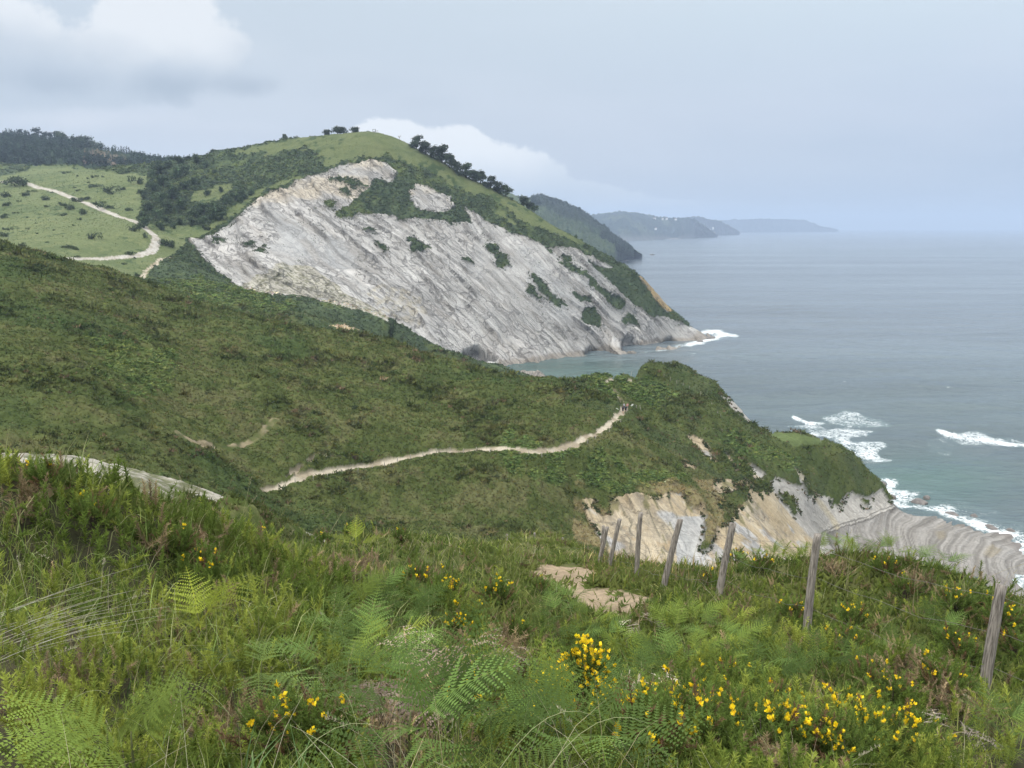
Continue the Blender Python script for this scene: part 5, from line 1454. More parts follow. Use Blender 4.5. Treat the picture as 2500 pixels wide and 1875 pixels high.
# flowering gorse bushes: shoots and yellow pea flowers
def flower_np(q):
    """one pea flower about 1 unit long: a raised standard, two wings and a keel"""
    V, T, Cc = [], [], []
    def petal(d, w, l, up, tone):
        d = np.array(d, float); d /= np.linalg.norm(d); s = np.cross(d, up); s /= np.linalg.norm(s); n_ = np.cross(s, d)
        k = len(V); V.extend([(0, 0, 0), d * l * .55 + s * w, d * l + n_ * .12, d * l * .55 - s * w, d * l * .5 + n_ * -.1])
        T.extend([(k, k + 1, k + 4), (k + 1, k + 2, k + 4), (k + 2, k + 3, k + 4), (k + 3, k, k + 4)])
        Cc.extend([np.array(tone) * .75] + [tone] * 4)
    Y1, Y2 = (.88, .66, .020), (.80, .52, .014)
    petal((.25, 0, 1), .36, 1.0, (0, 1, 0), Y1); petal((.75, .35, .5), .22, .85, (0, 0, 1), Y1); petal((.75, -.35, .5), .22, .85, (0, 0, 1), Y2)
    petal((.9, 0, .25), .16, .7, (0, 1, 0), Y2)
    k = len(V); V.extend([(0, .15, -.05), (0, -.15, -.05), (.3, 0, .25)]); T.append((k, k + 1, k + 2)); Cc.extend([(.30, .18, .05)] * 3)
    return np.array(V), np.array(T), np.array(Cc)
def gorse_bush(seed, nsh, rad, hgt, nfl, tight=False):
    q = np.random.default_rng(seed); root = empty('gorse_bush')
    a = q.uniform(0, 2 * np.pi, nsh); e = np.arccos(q.uniform(.15, 1, nsh)); rr = q.uniform(.45, 1, nsh)
    D = np.stack([np.cos(a) * np.sin(e), np.sin(a) * np.sin(e), np.cos(e)], -1)
    P = D * np.array([rad, rad, hgt]) * rr[:, None] * .75
    # turn +Z of each shoot to point outwards and up
    Zv = D + np.array([0, 0, .55]); Zv /= np.linalg.norm(Zv, axis=1)[:, None]
    Xv = np.cross(Zv, q.normal(size=(nsh, 3))); Xv /= np.linalg.norm(Xv, axis=1)[:, None]; Yv = np.cross(Zv, Xv)
    Rm = np.stack([Xv, Yv, Zv], -1)
    s = q.uniform(.09, .17, nsh)
    c = np.tile(A(.105, .155, .035), (nsh, 1)) * np.exp(q.normal(0, .22, nsh))[:, None]
    c[q.random(nsh) < .10] = A(.17, .11, .06)
    v, t, cc = scatter_np(SHOOTS, P, Rm, s, c, q.integers(0, 4, nsh))
    stems = [tube_np([(0, 0, -.06), p * .5 + q.normal(0, .01, 3), p], [.006, .004, .002], 4) for p in P[::4]]
    sv, st = join_np(stems)
    mesh_np('stem', sv, st, MBARK, parent=root)
    mesh_np('spines', v, t, MPLANT, cc, parent=root, smooth=False)
    F = [flower_np(q)]
    tips = P + Zv * s[:, None] * q.uniform(.4, 1.0, nsh)[:, None]
    tops = np.argsort(-(tips[:, 2] + q.normal(0, .05, nsh)))[:max(3, nfl // 4)]
    fi = q.choice(tops, nfl); FP = tips[fi] + q.normal(0, .012 if not tight else .02, (nfl, 3))
    v, t, cc = scatter_np(F, FP, rotz_tilt(nfl, .7, q), q.uniform(.020, .032, nfl), np.exp(q.normal(0, .12, nfl))[:, None] * np.ones(3))
    mesh_np('blossom', v, t, MPETAL, cc, parent=root, smooth=False)
    return root
GK = {'hero': lambda: gorse_bush(501, 70, .12, .36, 200, True), 'full': lambda: gorse_bush(502, 120, .28, .30, 58), 'mid': lambda: gorse_bush(503, 110, .26, .28, 32), 'few': lambda: gorse_bush(504, 90, .25, .24, 20), 'rare': lambda: gorse_bush(505, 80, .24, .22, 7)}
GP = {}
def put(table, cache, kind, loc, scale, rz):
    if kind not in cache:
        o = cache[kind] = table[kind]()
    else:
        o = copy_tree(cache[kind])
    for k_ in ('group',):
        if k_ in o: del o[k_]
    o.location = loc; o.scale = (scale,) * 3; o.rotation_euler = (0, 0, rz)
    return o
GB = [('hero', 1420, 1770, 1.15, 'gorse bush crowned by the dense tall spike of yellow flowers in the middle', 0), ('full', 1130, 1560, 1.1, 'gorse bush with many yellow flowers between two dark green ferns, left of the sandy path', 0), ('mid', 1215, 1480, 1.3, 'gorse bush with small yellow sprays just left of the sandy path', 0),
      ('full', 1085, 1470, 1.2, 'gorse bush with upright yellow sprays and rusty tips left of the sandy path', 0), ('few', 1010, 1440, 1.3, 'gorse bush with rusty brown top and a few yellow flowers above the ferns', 0)]
for px_, py_, k_ in [(1600, 1800, 'mid'), (1680, 1760, 'full'), (1780, 1830, 'mid'), (1850, 1850, 'full'), (1960, 1860, 'mid'), (2080, 1790, 'full'), (2140, 1850, 'full'), (2180, 1730, 'mid'), (2230, 1860, 'full'), (1560, 1865, 'few'), (1700, 1870, 'mid'), (2040, 1880, 'full'), (1890, 1760, 'few'), (2120, 1680, 'few'), (1780, 1690, 'few')]:
    GB.append((k_, px_, py_, 1.0, 'yellow flowering gorse bush in the thick stand at the bottom right', 'gorse bushes of the stand at the bottom right'))
for px_, py_, k_ in [(1940, 1520, 'few'), (2080, 1540, 'mid'), (2060, 1590, 'few'), (2330, 1500, 'mid'), (2210, 1460, 'few'), (2440, 1540, 'mid'), (2320, 1590, 'few'), (2430, 1500, 'few'), (2160, 1410, 'few'), (1860, 1400, 'few'), (1800, 1330, 'few'), (2300, 1700, 'few'), (2350, 1620, 'few'), (1740, 1440, 'few'), (2480, 1600, 'few')]:
    GB.append(('rare' if k_ == 'few' and px_ % 20 else k_, px_, py_, 1.25, 'small gorse bush with sparse yellow flowers along the wire fence', 'sparse gorse bushes along the wire fence'))
for px_, py_, k_ in [(110, 1195, 'few'), (490, 1410, 'mid'), (430, 1350, 'few'), (530, 1440, 'few'), (790, 1330, 'few'), (860, 1300, 'few'), (640, 1310, 'few'), (230, 1290, 'few'), (980, 1320, 'few'), (1320, 1450, 'few'), (1260, 1560, 'few')]:
    GB.append(('rare' if k_ == 'few' else 'few', px_, py_, 1.0, 'low gorse bush with few yellow flowers on the grassy left slope', 'sparse gorse bushes on the left of the slope'))
for px_, py_, lab in [(690, 1850, 'gorse bush with bright yellow flowers at the bottom edge, left of the pale dead bracken'), (770, 1865, 'gorse bush at the bottom edge, just right of its yellow twin'), (1130, 1770, 'low gorse bush with loose yellow flowers between the dead bracken and the tall yellow spike'), (1480, 1800, 'low gorse bush with loose flowers right of the tall yellow spike'), (1310, 1800, 'low gorse bush with loose flowers at the foot of the tall yellow spike')]:
    GB.append(('mid', px_, py_, .75, lab, 0))
for k_, px_, py_, s_, lab, grp in GB:
    p = on_fg(px_, py_, .12)
    tag(put(GK, GP, k_, p + np.array([0, 0, .14 if k_ != 'hero' else .26]), s_, random.uniform(0, 6)), lab, 'gorse', grp or None)

# bracken fern
def frond_np(L, seed, pairs=14, arch=.55, dead=False, curl=0.0):
    """an arching frond along +X: stalk, tapering pairs of toothed side leaves"""
    q = np.random.default_rng(seed); V, T, Cc = [], [], []
    def pos(t):
        th = arch * t * 1.5
        return np.array([L * (math.sin(th) / (arch * 1.5)), 0, L * (1 - math.cos(th)) / (arch * 1.5) * -1.0]) if arch else np.array([L * t, 0, 0])
    # stalk
    k0 = len(V)
    for i in range(11):
        t = i / 10; p = pos(t); w = .006 * L * (1 - .8 * t)
        V += [p + (0, w, 0), p - (0, w, 0)]; Cc += [(1.2, 1.1, .8)] * 2
        if i: T += [(k0 + 2 * i - 2, k0 + 2 * i - 1, k0 + 2 * i + 1), (k0 + 2 * i - 2, k0 + 2 * i + 1, k0 + 2 * i)]
    for i in range(pairs):
        t = .20 + .78 * (i + .5) / pairs
        p = pos(t); d = pos(min(1, t + .02)) - pos(t - .02); d /= np.linalg.norm(d); up = np.cross(d, (0, 1, 0)); up = -up if up[2] < 0 else up
        f = (1 - ((t - .20) / .80)) ** .85; Lp = L * .36 * f * q.uniform(.85, 1.1) * (1 if i > 1 else .8)
        for s in (-1, 1):
            if dead and q.random() < .2: continue
            dirp = np.array([0, s, 0]) * .86 + d * .48 + up * q.normal(.02 if not dead else -.25, .10 if not dead else .35); dirp /= np.linalg.norm(dirp)
            lat = np.cross(dirp, up); lat /= np.linalg.norm(lat); nt_ = max(5, int(14 * f)); droop = q.uniform(.05, .2) if not dead else q.uniform(.1, .5)
            tone = q.uniform(.85, 1.15)
            for j in range(nt_):
                u0 = (j + .1) / nt_; u1 = (j + .85) / nt_
                b0 = p + dirp * Lp * u0 - up * droop * Lp * u0 * u0; b1 = p + dirp * Lp * u1 - up * droop * Lp * u1 * u1
                w = Lp * .135 * (1 - .70 * u0) * q.uniform(.85, 1.1)
                for e in (-1, 1):
                    tip = (b0 + b1) / 2 + lat * e * w + dirp * Lp * .035 + up * q.normal(0, .03 if not dead else .15) * w * 2
                    k = len(V); V += [b0, b1, tip]; T.append((k, k + 1, k + 2)); g_ = tone * (1 + .15 * u0); Cc += [(g_, g_, g_)] * 3
    return np.array(V), np.array(T), np.array(Cc)
FR = [frond_np(1.0, s, 14, a_) for s, a_ in ((1, .5), (2, .75), (3, .35))]
FRD = [frond_np(1.0, s, 15, .7, True) for s in (4, 5)]
def fern_plant(seed, n, c, spread, dead=False):
    q = np.random.default_rng(seed); root = empty('dead_bracken' if dead else 'bracken_fern')
    lib = FRD if dead else FR
    for i in range(n):
        v, t, cc = lib[q.integers(0, len(lib))]
        a = 2 * np.pi * i / n + q.normal(0, .5); el = q.uniform(*spread); L = q.uniform(.46, .74)
        Rz = np.array([[math.cos(a), -math.sin(a), 0], [math.sin(a), math.cos(a), 0], [0, 0, 1]])
        Ry = np.array([[math.cos(el), 0, -math.sin(el)], [0, 1, 0], [math.sin(el), 0, math.cos(el)]])
        ro = q.normal(0, .3); Rx = np.array([[1, 0, 0], [0, math.cos(ro), -math.sin(ro)], [0, math.sin(ro), math.cos(ro)]])
        vv_ = (v @ (Rz @ Ry @ Rx).T) * L + np.array([q.normal(0, .03), q.normal(0, .03), q.uniform(.0, .10)])
        mesh_np('frond', vv_, t, MDRY if dead else MPLANT, cc * np.array(c) * math.exp(q.normal(0, .34)), parent=root, smooth=False)
    sv, st = tube_np([(0, 0, -.12), (0, 0, .06), (.01, 0, .14)], [.006, .005, .003], 5)
    mesh_np('stem', sv, st, mat_plain('stem', (.09, .10, .04) if not dead else (.20, .15, .10), .8, .2), parent=root)
    return root
DG, LG, YG = (.062, .102, .024), (.125, .175, .034), (.30, .36, .055)
FK = {'dark': lambda: fern_plant(601, 6, DG, (.3, 1.15)), 'dark2': lambda: fern_plant(602, 6, (.074, .118, .030), (.3, 1.0)), 'green': lambda: fern_plant(603, 6, LG, (.45, 1.2)), 'lime': lambda: fern_plant(604, 4, YG, (.7, 1.35)), 'flat': lambda: fern_plant(605, 4, (.095, .14, .038), (.05, .5)),
      'dead': lambda: fern_plant(606, 9, (.27, .215, .165), (-.1, .6), True), 'dead2': lambda: fern_plant(607, 4, (.28, .24, .195), (-.1, .4), True)}
FPc = {}
FL = [('lime', 490, 1560, 1.0, 'bright lime green fern with upright fronds in the left foreground', 0), ('flat', 640, 1690, 1.0, 'dull green fern lying flat beside the lime green fern', 0), ('green', 270, 1880, .78, 'light green fern reaching up from the bottom left corner', 0), ('green', 330, 1900, .8, 'fern with long serrated fronds at the bottom edge, right of its twin in the corner', 0),
      ('lime', 875, 1350, 1.2, 'small yellow-green fern on the far edge of the grassy left slope', 0), ('lime', 960, 1600, .95, 'pale yellow-green fern in front of the dark fern clump left of the gorse', 0), ('lime', 1790, 1530, 1.0, 'yellow-green curling fern below the fence posts, right of the sandy path', 0),
      ('dead', 1010, 1720, .9, 'pale grey-brown dead bracken in the middle of the slope', 0), ('dead', 1120, 1690, .9, 'pinkish grey dead bracken beside the tall yellow gorse spike', 0), ('dead', 1060, 1740, .7, 'grey-brown tangle of dead bracken just below the larger pale one', 0), ('dead2', 1590, 1720, .8, 'small silvery dead bracken right of the tall yellow gorse spike', 0), ('dead2', 2290, 1840, .8, 'striped silvery dead bracken frond at the lower right, near the last fence post', 0), ('dead2', 1560, 1540, .8, 'whitish dead bracken at the foot of the sandy path', 0)]
for px_, py_, k_ in [(880, 1500, 'green'), (930, 1470, 'dark2'), (960, 1530, 'dark'), (840, 1560, 'dark2'), (900, 1620, 'dark2'), (870, 1690, 'green'), (930, 1720, 'dark2'), (1000, 1490, 'dark2'), (1020, 1560, 'dark'), (800, 1660, 'dark2')]:
    FL.append((k_, px_, py_, 1.0, 'dark green bracken fern in the big clump left of the yellow gorse', 'dark bracken clump left of the gorse'))
for px_, py_, k_ in [(1390, 1480, 'dark2'), (1360, 1520, 'dark2'), (1440, 1530, 'green'), (1480, 1580, 'dark2'), (1400, 1590, 'dark2'), (1330, 1580, 'dark'), (1530, 1600, 'green')]:
    FL.append((k_, px_, py_, 1.0, 'green bracken fern growing against the near end of the sandy path', 'bracken at the near end of the sandy path'))
for px_, py_, k_ in [(1640, 1550, 'green'), (1700, 1540, 'green'), (1740, 1580, 'dark2'), (1780, 1600, 'green'), (1690, 1620, 'green'), (1830, 1590, 'dark2'), (1650, 1650, 'dark2'), (1760, 1660, 'green'), (1600, 1610, 'green'), (1860, 1650, 'dark2')]:
    FL.append((k_, px_, py_, 1.15, 'green bracken fern in the clump below the fence posts', 'bracken clump below the fence posts'))
for px_, py_, k_ in [(1290, 1800, 'dark2'), (1370, 1840, 'green'), (1200, 1830, 'dark'), (1470, 1740, 'dark'), (1530, 1700, 'dark2'), (1340, 1720, 'dark2'), (1440, 1870, 'dark2'), (1250, 1750, 'green'), (1120, 1850, 'dark'), (1000, 1850, 'dark2'), (1590, 1680, 'dark')]:
    FL.append((k_, px_, py_, .95, 'dark green bracken fern around the foot of the tall yellow gorse spike', 'bracken around the tall gorse spike'))
for px_, py_, k_ in [(1990, 1650, 'dark'), (2040, 1620, 'dark2'), (2440, 1800, 'dark2'), (2480, 1850, 'green'), (2260, 1540, 'dark'), (2300, 1560, 'dark2'), (2200, 1600, 'dark2'), (1890, 1700, 'dark')]:
    FL.append((k_, px_, py_, 1.0, 'dark green bracken fern among grasses between the last two large fence posts', 'bracken between the large fence posts'))
for px_, py_, k_ in [(2000, 1345, 'green'), (2060, 1335, 'dark2'), (2100, 1345, 'green'), (2140, 1345, 'dark2'), (2180, 1350, 'green'), (1880, 1355, 'green'), (1940, 1365, 'green'), (1820, 1370, 'dark2'), (2240, 1375, 'dark2'), (2300, 1380, 'dark2')]:
    FL.append((k_, px_, py_ + 14, 1.05, 'green bracken fern on the brink of the slope above the rock platform', 'bracken on the brink above the rock platform'))
for k_, px_, py_, s_, lab, grp in FL:
    p = on_fg(px_, py_, .15)
    tag(put(FK, FPc, k_, p + np.array([0, 0, .20 if 'dead' not in k_ else .26]), s_ * (.9 if 'dead' not in k_ else 1.1), random.uniform(0, 6.28)), lab, 'fern', grp or None)

# dead brown gorse
def dead_gorse(seed, n):
    q = np.random.default_rng(seed); root = empty('dead_gorse')
    P = q.normal(0, 1, (n, 3)) * np.array([.12, .12, .05]) + np.array([0, 0, .14]); s = q.uniform(.08, .15, n)
    c = np.tile(A(.25, .19, .115), (n, 1)) * np.exp(q.normal(0, .3, n))[:, None]
    v, t, cc = scatter_np(SHOOTS, P, rotz_tilt(n, .7, q), s, c, q.integers(0, 4, n))
    mesh_np('spines', v, t, MDRY, cc, parent=root, smooth=False)
    sv, st = join_np([tube_np([(0, 0, -.1), p * .6, p], [.007, .005, .002], 4) for p in P[::3]])
    mesh_np('stem', sv, st, MBARK, parent=root)
    return root
DK = {'a': lambda: dead_gorse(701, 46), 'b': lambda: dead_gorse(702, 60)}; DC = {}
DL = [(1215, 1620, 'a', .9, 'brown dead gorse clump right of the yellow gorse, above the pale dead bracken'), (1290, 1640, 'b', .8, 'straw-coloured dead gorse clump left of the tall yellow spike'), (1010, 1430, 'b', 1.2, 'rust-orange dead gorse tip above the dark fern clump'), (880, 1740, 'a', .8, 'russet dead gorse clump in the shade below the dark fern clump'), (900, 1790, 'b', .7, 'orange-brown dead gorse at the bottom, under the russet clump'),
      (2200, 1640, 'b', 1.2, 'tall pointed brown dead gorse between the last two large fence posts'), (2260, 1690, 'a', 1.3, 'wide brown dead gorse clump right of the tall pointed one'), (2330, 1740, 'b', 1.1, 'brown dead gorse clump left of the last fence post'), (2180, 1700, 'b', 1.0, 'brown dead gorse clump below the tall pointed one'), (60, 1260, 'a', .8, 'grey-brown dead gorse at the left edge of the slope'), (210, 1640, 'b', .7, 'reddish dead gorse among green gorse in the left foreground'), (480, 1340, 'a', 1.0, 'brown dead gorse patch on the far brow of the left slope'),
      (900, 1400, 'a', 1.3, 'brown dead gorse behind the dark fern clump on the left slope'), (830, 1420, 'b', 1.3, 'dusky dead gorse at the left end of the dark fern clump'), (1500, 1790, 'a', .7, 'brown dead gorse under the flowering bushes right of the tall spike'), (1020, 1830, 'b', .7, 'brown dead gorse at the bottom edge among the ferns'), (2230, 1440, 'a', 1.3, 'rusty dead gorse on the slope behind the large fence posts'), (2040, 1400, 'b', 1.2, 'faded dead gorse on the slope between two large fence posts'), (110, 1700, 'a', .7, 'small reddish dead gorse near the bottom left corner')]
for px_, py_, k_, s_, lab in DL:
    p = on_fg(px_, py_, .1)
    tag(put(DK, DC, k_, p, s_, random.uniform(0, 6)), lab, 'dead gorse')

# long stalks: pale leaning straws, arching blades, seed heads
def straw_fan():
    q = np.random.default_rng(808); parts = []
    def stalk(p0, d, L, w, c, sag=.25, head=False):
        p0 = np.array(p0, float); d = np.array(d, float); d /= np.linalg.norm(d)
        pts = [p0 + d * L * t + np.array([0, 0, -sag * L * t * t]) for t in np.linspace(0, 1, 8)]
        v, t = tube_np(pts, [w * (1 - .6 * k / 7) for k in range(8)], 4); cc = np.tile(np.array(c), (len(v), 1))
        parts.append((v, t, cc))
        if head:
            e = pts[-1]; dd = pts[-1] - pts[-2]; dd /= np.linalg.norm(dd)
            n = 26; P = e - dd * q.uniform(0, .10, n)[:, None] + q.normal(0, .004, (n, 3))
            v, t, c2 = scatter_np([(np.array([(-.15, 0, 0), (.15, 0, 0), (0, 0, 1.0)]), np.array([(0, 1, 2)]), None)], P, rotz_tilt(n, .5, q), np.full(n, .016), np.tile(np.array(c) * .95, (n, 1)))
            parts.append((v, t, c2))
    for i in range(30):                         # the pale bundle leaning in from the left edge
        p = on_fg(q.uniform(-60, 60), q.uniform(1480, 1600), .25)
        stalk(p + np.array([0, 0, q.uniform(.1, .25)]), (1, q.uniform(.0, .35), q.uniform(.25, .55)), q.uniform(.4, .8), .0010, (.50, .48, .40) if q.random() < .6 else (.40, .37, .26), .12)
    for i in range(46):                         # loose straws over the whole slope
        p = on_fg(q.uniform(0, 2500), q.uniform(1350, 1870), .3)
        a = q.uniform(0, 6.28)
        stalk(p + np.array([0, 0, .15]), (math.cos(a), math.sin(a) * .5, q.uniform(.3, 1.2)), q.uniform(.25, .5), .0008 * max(1, p[1] / 5), (.46, .43, .30), .2, q.random() < .5)
    for i in range(70):                         # flowering stems on the brow
        px_ = q.uniform(430, 1330); p = on_fg(px_, np.interp(px_, [430, 620, 900, 1330], [1225, 1300, 1300, 1340]) + q.uniform(0, 90), .2)
        stalk(p + np.array([0, 0, .1]), (q.normal(.35, .25), q.normal(0, .3), 1), q.uniform(.5, .95), .0016 * max(1, p[1] / 7), (.20, .20, .09) if q.random() < .6 else (.34, .31, .19), .12, True)
    for i in range(60):                         # thin seed heads along the fence and the right brow
        px_ = q.uniform(1650, 2450); p = on_fg(px_, np.interp(px_, [1650, 2100, 2450], [1370, 1350, 1420]) + q.uniform(0, 120), .3)
        stalk(p + np.array([0, 0, .2]), (q.normal(.3, .3), q.normal(0, .3), 1), q.uniform(.45, .9), .0015 * max(1, p[1] / 8), (.36, .32, .19), .18, True)
    for px_, py_, dx_, L in [(60, 1130, .9, .9), (400, 1780, -.5, .6), (130, 1700, .6, .6), (660, 1860, .5, .9), (560, 1700, -.6, .8), (1180, 1860, .45, 1.0), (1290, 1870, .5, 1.0), (880, 1760, -.15, .7), (330, 1560, .8, .6)]:
        p = on_fg(px_, py_, .3); stalk(p + np.array([0, 0, .2]), (dx_, .1, .9), L * .62, .0011, (.36, .38, .20), .6)
    stuff('grass_stalks', parts, MDRY)
    # dark round heads of black bog-rush on thin stems
    parts.clear()
    for i in range(60):
        px_ = q.uniform(200, 1700); p = on_fg(px_, q.uniform(1200, 1620) if px_ < 700 else q.uniform(1340, 1620), .25); s_ = max(1, p[1] / 4)
        h = q.uniform(.3, .5); e = p + np.array([q.normal(0, .08), q.normal(0, .05), h])
        v, t = tube_np([p, (p + e) / 2 + q.normal(0, .01, 3), e], [.0009 * s_, .0008 * s_, .0007 * s_], 4); parts.append((v, t, np.tile(A(.06, .085, .03), (len(v), 1))))
        v, t = tube_np([e - (0, 0, .006), e, e + (0, 0, .010)], [.003, .0055, .001], 5); parts.append((v, t, np.tile(A(.020, .014, .012), (len(v), 1))))
    stuff('rush_heads', parts, MDRY)
straw_fan()

# ------------------------------------------------------------------ fences
MPOST = bpy.data.materials.new('weathered_wood'); MPOST.use_nodes = True
def _post_mat():
    nt = MPOST.node_tree; gg = G(nt); b = nt.nodes['Principled BSDF']
    t_ = gg.node('ShaderNodeTexCoord'); mp = gg.node('ShaderNodeMapping'); mp.inputs['Scale'].default_value = (60, 60, 3.5)
    nt.links.new(t_.outputs['Object'], mp.inputs[0])
    n = gg.noise(mp.outputs[0], 1.0, 5, .65); n2 = gg.noise(t_.outputs['Object'], 9.0, 4, .6)
    c = gg.mix(gg.ss(n, .32, .68), (.10, .09, .078), (.33, .30, .265))
    c = gg.mix(gg.ss(n2, .58, .72, 0, .5), c, (.22, .20, .13))
    gg.put(b.inputs['Base Color'], c); b.inputs['Roughness'].default_value = .9; b.inputs['Specular IOR Level'].default_value = .1
    bn = gg.node('ShaderNodeBump'); bn.inputs['Strength'].default_value = .8; bn.inputs['Distance'].default_value = .01
    gg.put(bn.inputs['Height'], n); gg.put(b.inputs['Normal'], bn.outputs[0])
_post_mat()
MWIRE = mat_plain('rusty_wire', (.20, .185, .17), .6, .4, metal=.5)
def post_mesh(p0, p1, r, seed, rings=14, k=12):
    q = np.random.default_rng(seed); p0 = np.array(p0, float); p1 = np.array(p1, float)
    d = (p1 - p0) / np.linalg.norm(p1 - p0); a = np.cross(d, (0, 1, 0)); a /= np.linalg.norm(a); b = np.cross(d, a)
    ph = q.uniform(0, 6, 3); V, T = [], []
    kink = q.normal(0, r * .35, 2)
    L = np.linalg.norm(p1 - p0)
    for i in range(rings + 1):
        t = i / rings; c = p0 + (p1 - p0) * t + a * kink[0] * math.sin(t * 3.1) + b * kink[1] * math.sin(t * 3.1)
        for j in range(k):
            th = 2 * np.pi * j / k
            rr = r * (1.08 - .16 * t) * (1 + .10 * math.cos(2 * th + ph[0]) + .06 * math.cos(3 * th + ph[1] + 2 * t) + q.normal(0, .03))
            if j in (3, 8): rr *= .86                      # drying cracks
            top = (.22 * r * math.cos(th + ph[2]) + q.normal(0, .06 * r)) if i == rings else 0
            V.append(c + rr * (math.cos(th) * a + math.sin(th) * b) + d * top)
    for i in range(rings):
        for j in range(k):
            u0, u1 = i * k + j, i * k + (j + 1) % k
            T += [(u0, u1, u1 + k), (u0, u1 + k, u0 + k)]
    V.append(p1 + d * .10 * r); c = len(V) - 1
    T += [(rings * k + j, rings * k + (j + 1) % k, c) for j in range(k)]
    return np.array(V), np.array(T)
def near_fence():
    P = [(2446, 1428, 2402, 1700, 8.6, 30), (1997, 1306, 1972, 1545, 10.2, 25), (1790, 1277, 1754, 1468, 12.6, 19), (1661, 1268, 1617, 1448, 13.6, 16.5), (1564, 1252, 1555, 1424, 14.6, 13.5), (1513, 1268, 1485, 1392, 16.6, 12), (1482, 1287, 1455, 1396, 17.0, 11), (1473, 1284, 1466, 1390, 17.8, 10)]
    far = [(1374, 1312, 1372, 1352, 25.0, 6.5), (1305, 1301, 1300, 1342, 25.0, 6.5), (1238, 1304, 1236, 1342, 24.5, 6.5)]
    ends = []
    x0, y0, z0 = W(P[0][2], P[0][3], P[0][4])
    root = empty('wire_fence', (x0, y0, z0)); org = np.array([x0, y0, z0])
    for i, (tx, ty, bx, by, Y, w) in enumerate(P + far):
        b = np.array(W(bx, by, Y)); t = np.array(W(tx, ty, Y + .05)); d = (t - b) / np.linalg.norm(t - b)
        v, tr = post_mesh(b - d * .35 - org, t - org, w * Y / FPX / 2 * .9, 900 + i, k=12 if i < 8 else 8)
        mesh_np('post', v, tr, MPOST, parent=root)
        ends.append((b, t))
    q = np.random.default_rng(33)
    for h in (.90, .60, .28):
        pts = []
        parts = []
        for (b0, t0), (b1, t1) in zip(ends[:-1], ends[1:]):
            a = b0 + (t0 - b0) * (h + q.normal(0, .02)); c = b1 + (t1 - b1) * (h + q.normal(0, .02))
            off = np.array([0, -.05, 0])
            sag = [(a + (c - a) * s) + off - np.array([0, 0, .10 * 4 * s * (1 - s) * q.uniform(.5, 1.2)]) - org for s in np.linspace(0, 1, 9)]
            parts.append(tube_np(sag, [.0022] * 9, 4))
        # runs out of the picture on the near side
        a = ends[0][0] + (ends[0][1] - ends[0][0]) * h - org; parts.append(tube_np([a, a + np.array([1.2, -1.3, -.15]), a + np.array([2.4, -2.6, 0])], [.0022] * 3, 4))
        v, t = join_np(parts); mesh_np('wire', v, t, MWIRE, parent=root)
    parts = []
    for (b0, t0), (b1, t1) in zip(ends[2:7], ends[3:8]):          # sheep netting between the middle posts
        n = max(3, int(np.linalg.norm(b1 - b0) / .16))
        for s in np.linspace(.05, .95, n):
            lo = b0 + (b1 - b0) * s; hi = t0 + (t1 - t0) * s
            a = lo + (hi - lo) * .12; c = lo + (hi - lo) * q.uniform(.78, .84)
            m_ = (a + c) / 2 + q.normal(0, .012, 3)
            parts.append(tube_np([a - org, m_ - org, c - org], [.0014] * 3, 3))
        for h in (.2, .36, .5, .7, .8):
            pts = [b0 + (b1 - b0) * s + ((t0 + (t1 - t0) * s) - (b0 + (b1 - b0) * s)) * (h + q.normal(0, .012)) - org for s in np.linspace(0, 1, 8)]
            parts.append(tube_np(pts, [.0014] * 8, 3))
    v, t = join_np(parts); mesh_np('netting', v, t, MWIRE, parent=root)
    tag(root, 'old wire fence of leaning grey wooden posts along the near slope', 'fence')
near_fence()
def land_fence(pts, name, label, h=1.15, r=.055, Y0=95, Y1=240, wires=True):
    B = [np.array(on_land(a, b, Y0, Y1)) for a, b in pts]
    root = empty(name, tuple(B[0])); org = B[0]
    q = np.random.default_rng(len(pts)); shared = None
    for b in B:
        lean = q.normal(0, .05, 2)
        if shared is None:
            v, t = post_mesh((0, 0, -.3), (0.02, 0, h), r, 77, 5, 7); o = mesh_np('post', v, t, MPALE, parent=root); shared = o
        else:
            o = shared.copy(); COL.objects.link(o); o.parent = root
        o.location = tuple(b - org); o.rotation_euler = (lean[0], lean[1], q.uniform(0, 6)); o.scale = (1, 1, q.uniform(.85, 1.12))
    if wires:
        for k in (.85, .5):
            line = [B[0] + (0, 0, h * k) - org]
            for b0, b1 in zip(B[:-1], B[1:]): line += [(b0 + b1) / 2 + (0, 0, h * k - .05) - org, b1 + (0, 0, h * k) - org]
            v, t = tube_np(line, [.006] * len(line), 3); mesh_np('wire', v, t, MWIRE, parent=root)
    tag(root, label, 'fence')
MPALE = mat_plain('pale_post_wood', (.36, .33, .29), .9, .1, 6.0, .3)
z5 = lambda L: [(500 + x / 3.16, 900 + y / 3.16) for x, y in L]
z6 = lambda L: [(1200 + x / 3.16, 850 + y / 3.16) for x, y in L]
land_fence(z5([(575, 950), (697, 905), (838, 892), (950, 867), (1060, 842), (1185, 822), (1292, 792), (1388, 772), (1490, 742), (1590, 722), (1687, 695), (1788, 668), (1890, 655), (1997, 665), (2095, 658), (2200, 662)]) + z6([(288, 840), (387, 852), (475, 842), (543, 825), (603, 805), (740, 750), (800, 725), (850, 700), (905, 680), (925, 642), (945, 625), (965, 608), (995, 595), (1040, 520), (1048, 490)]),
           'path_fence', 'line of thin pale posts and wire beside the narrow footpath on the heath')
land_fence(z6([(1085, 468), (1118, 470), (1150, 480)]), 'path_fence', 'three short pale posts just right of the hikers on the saddle')
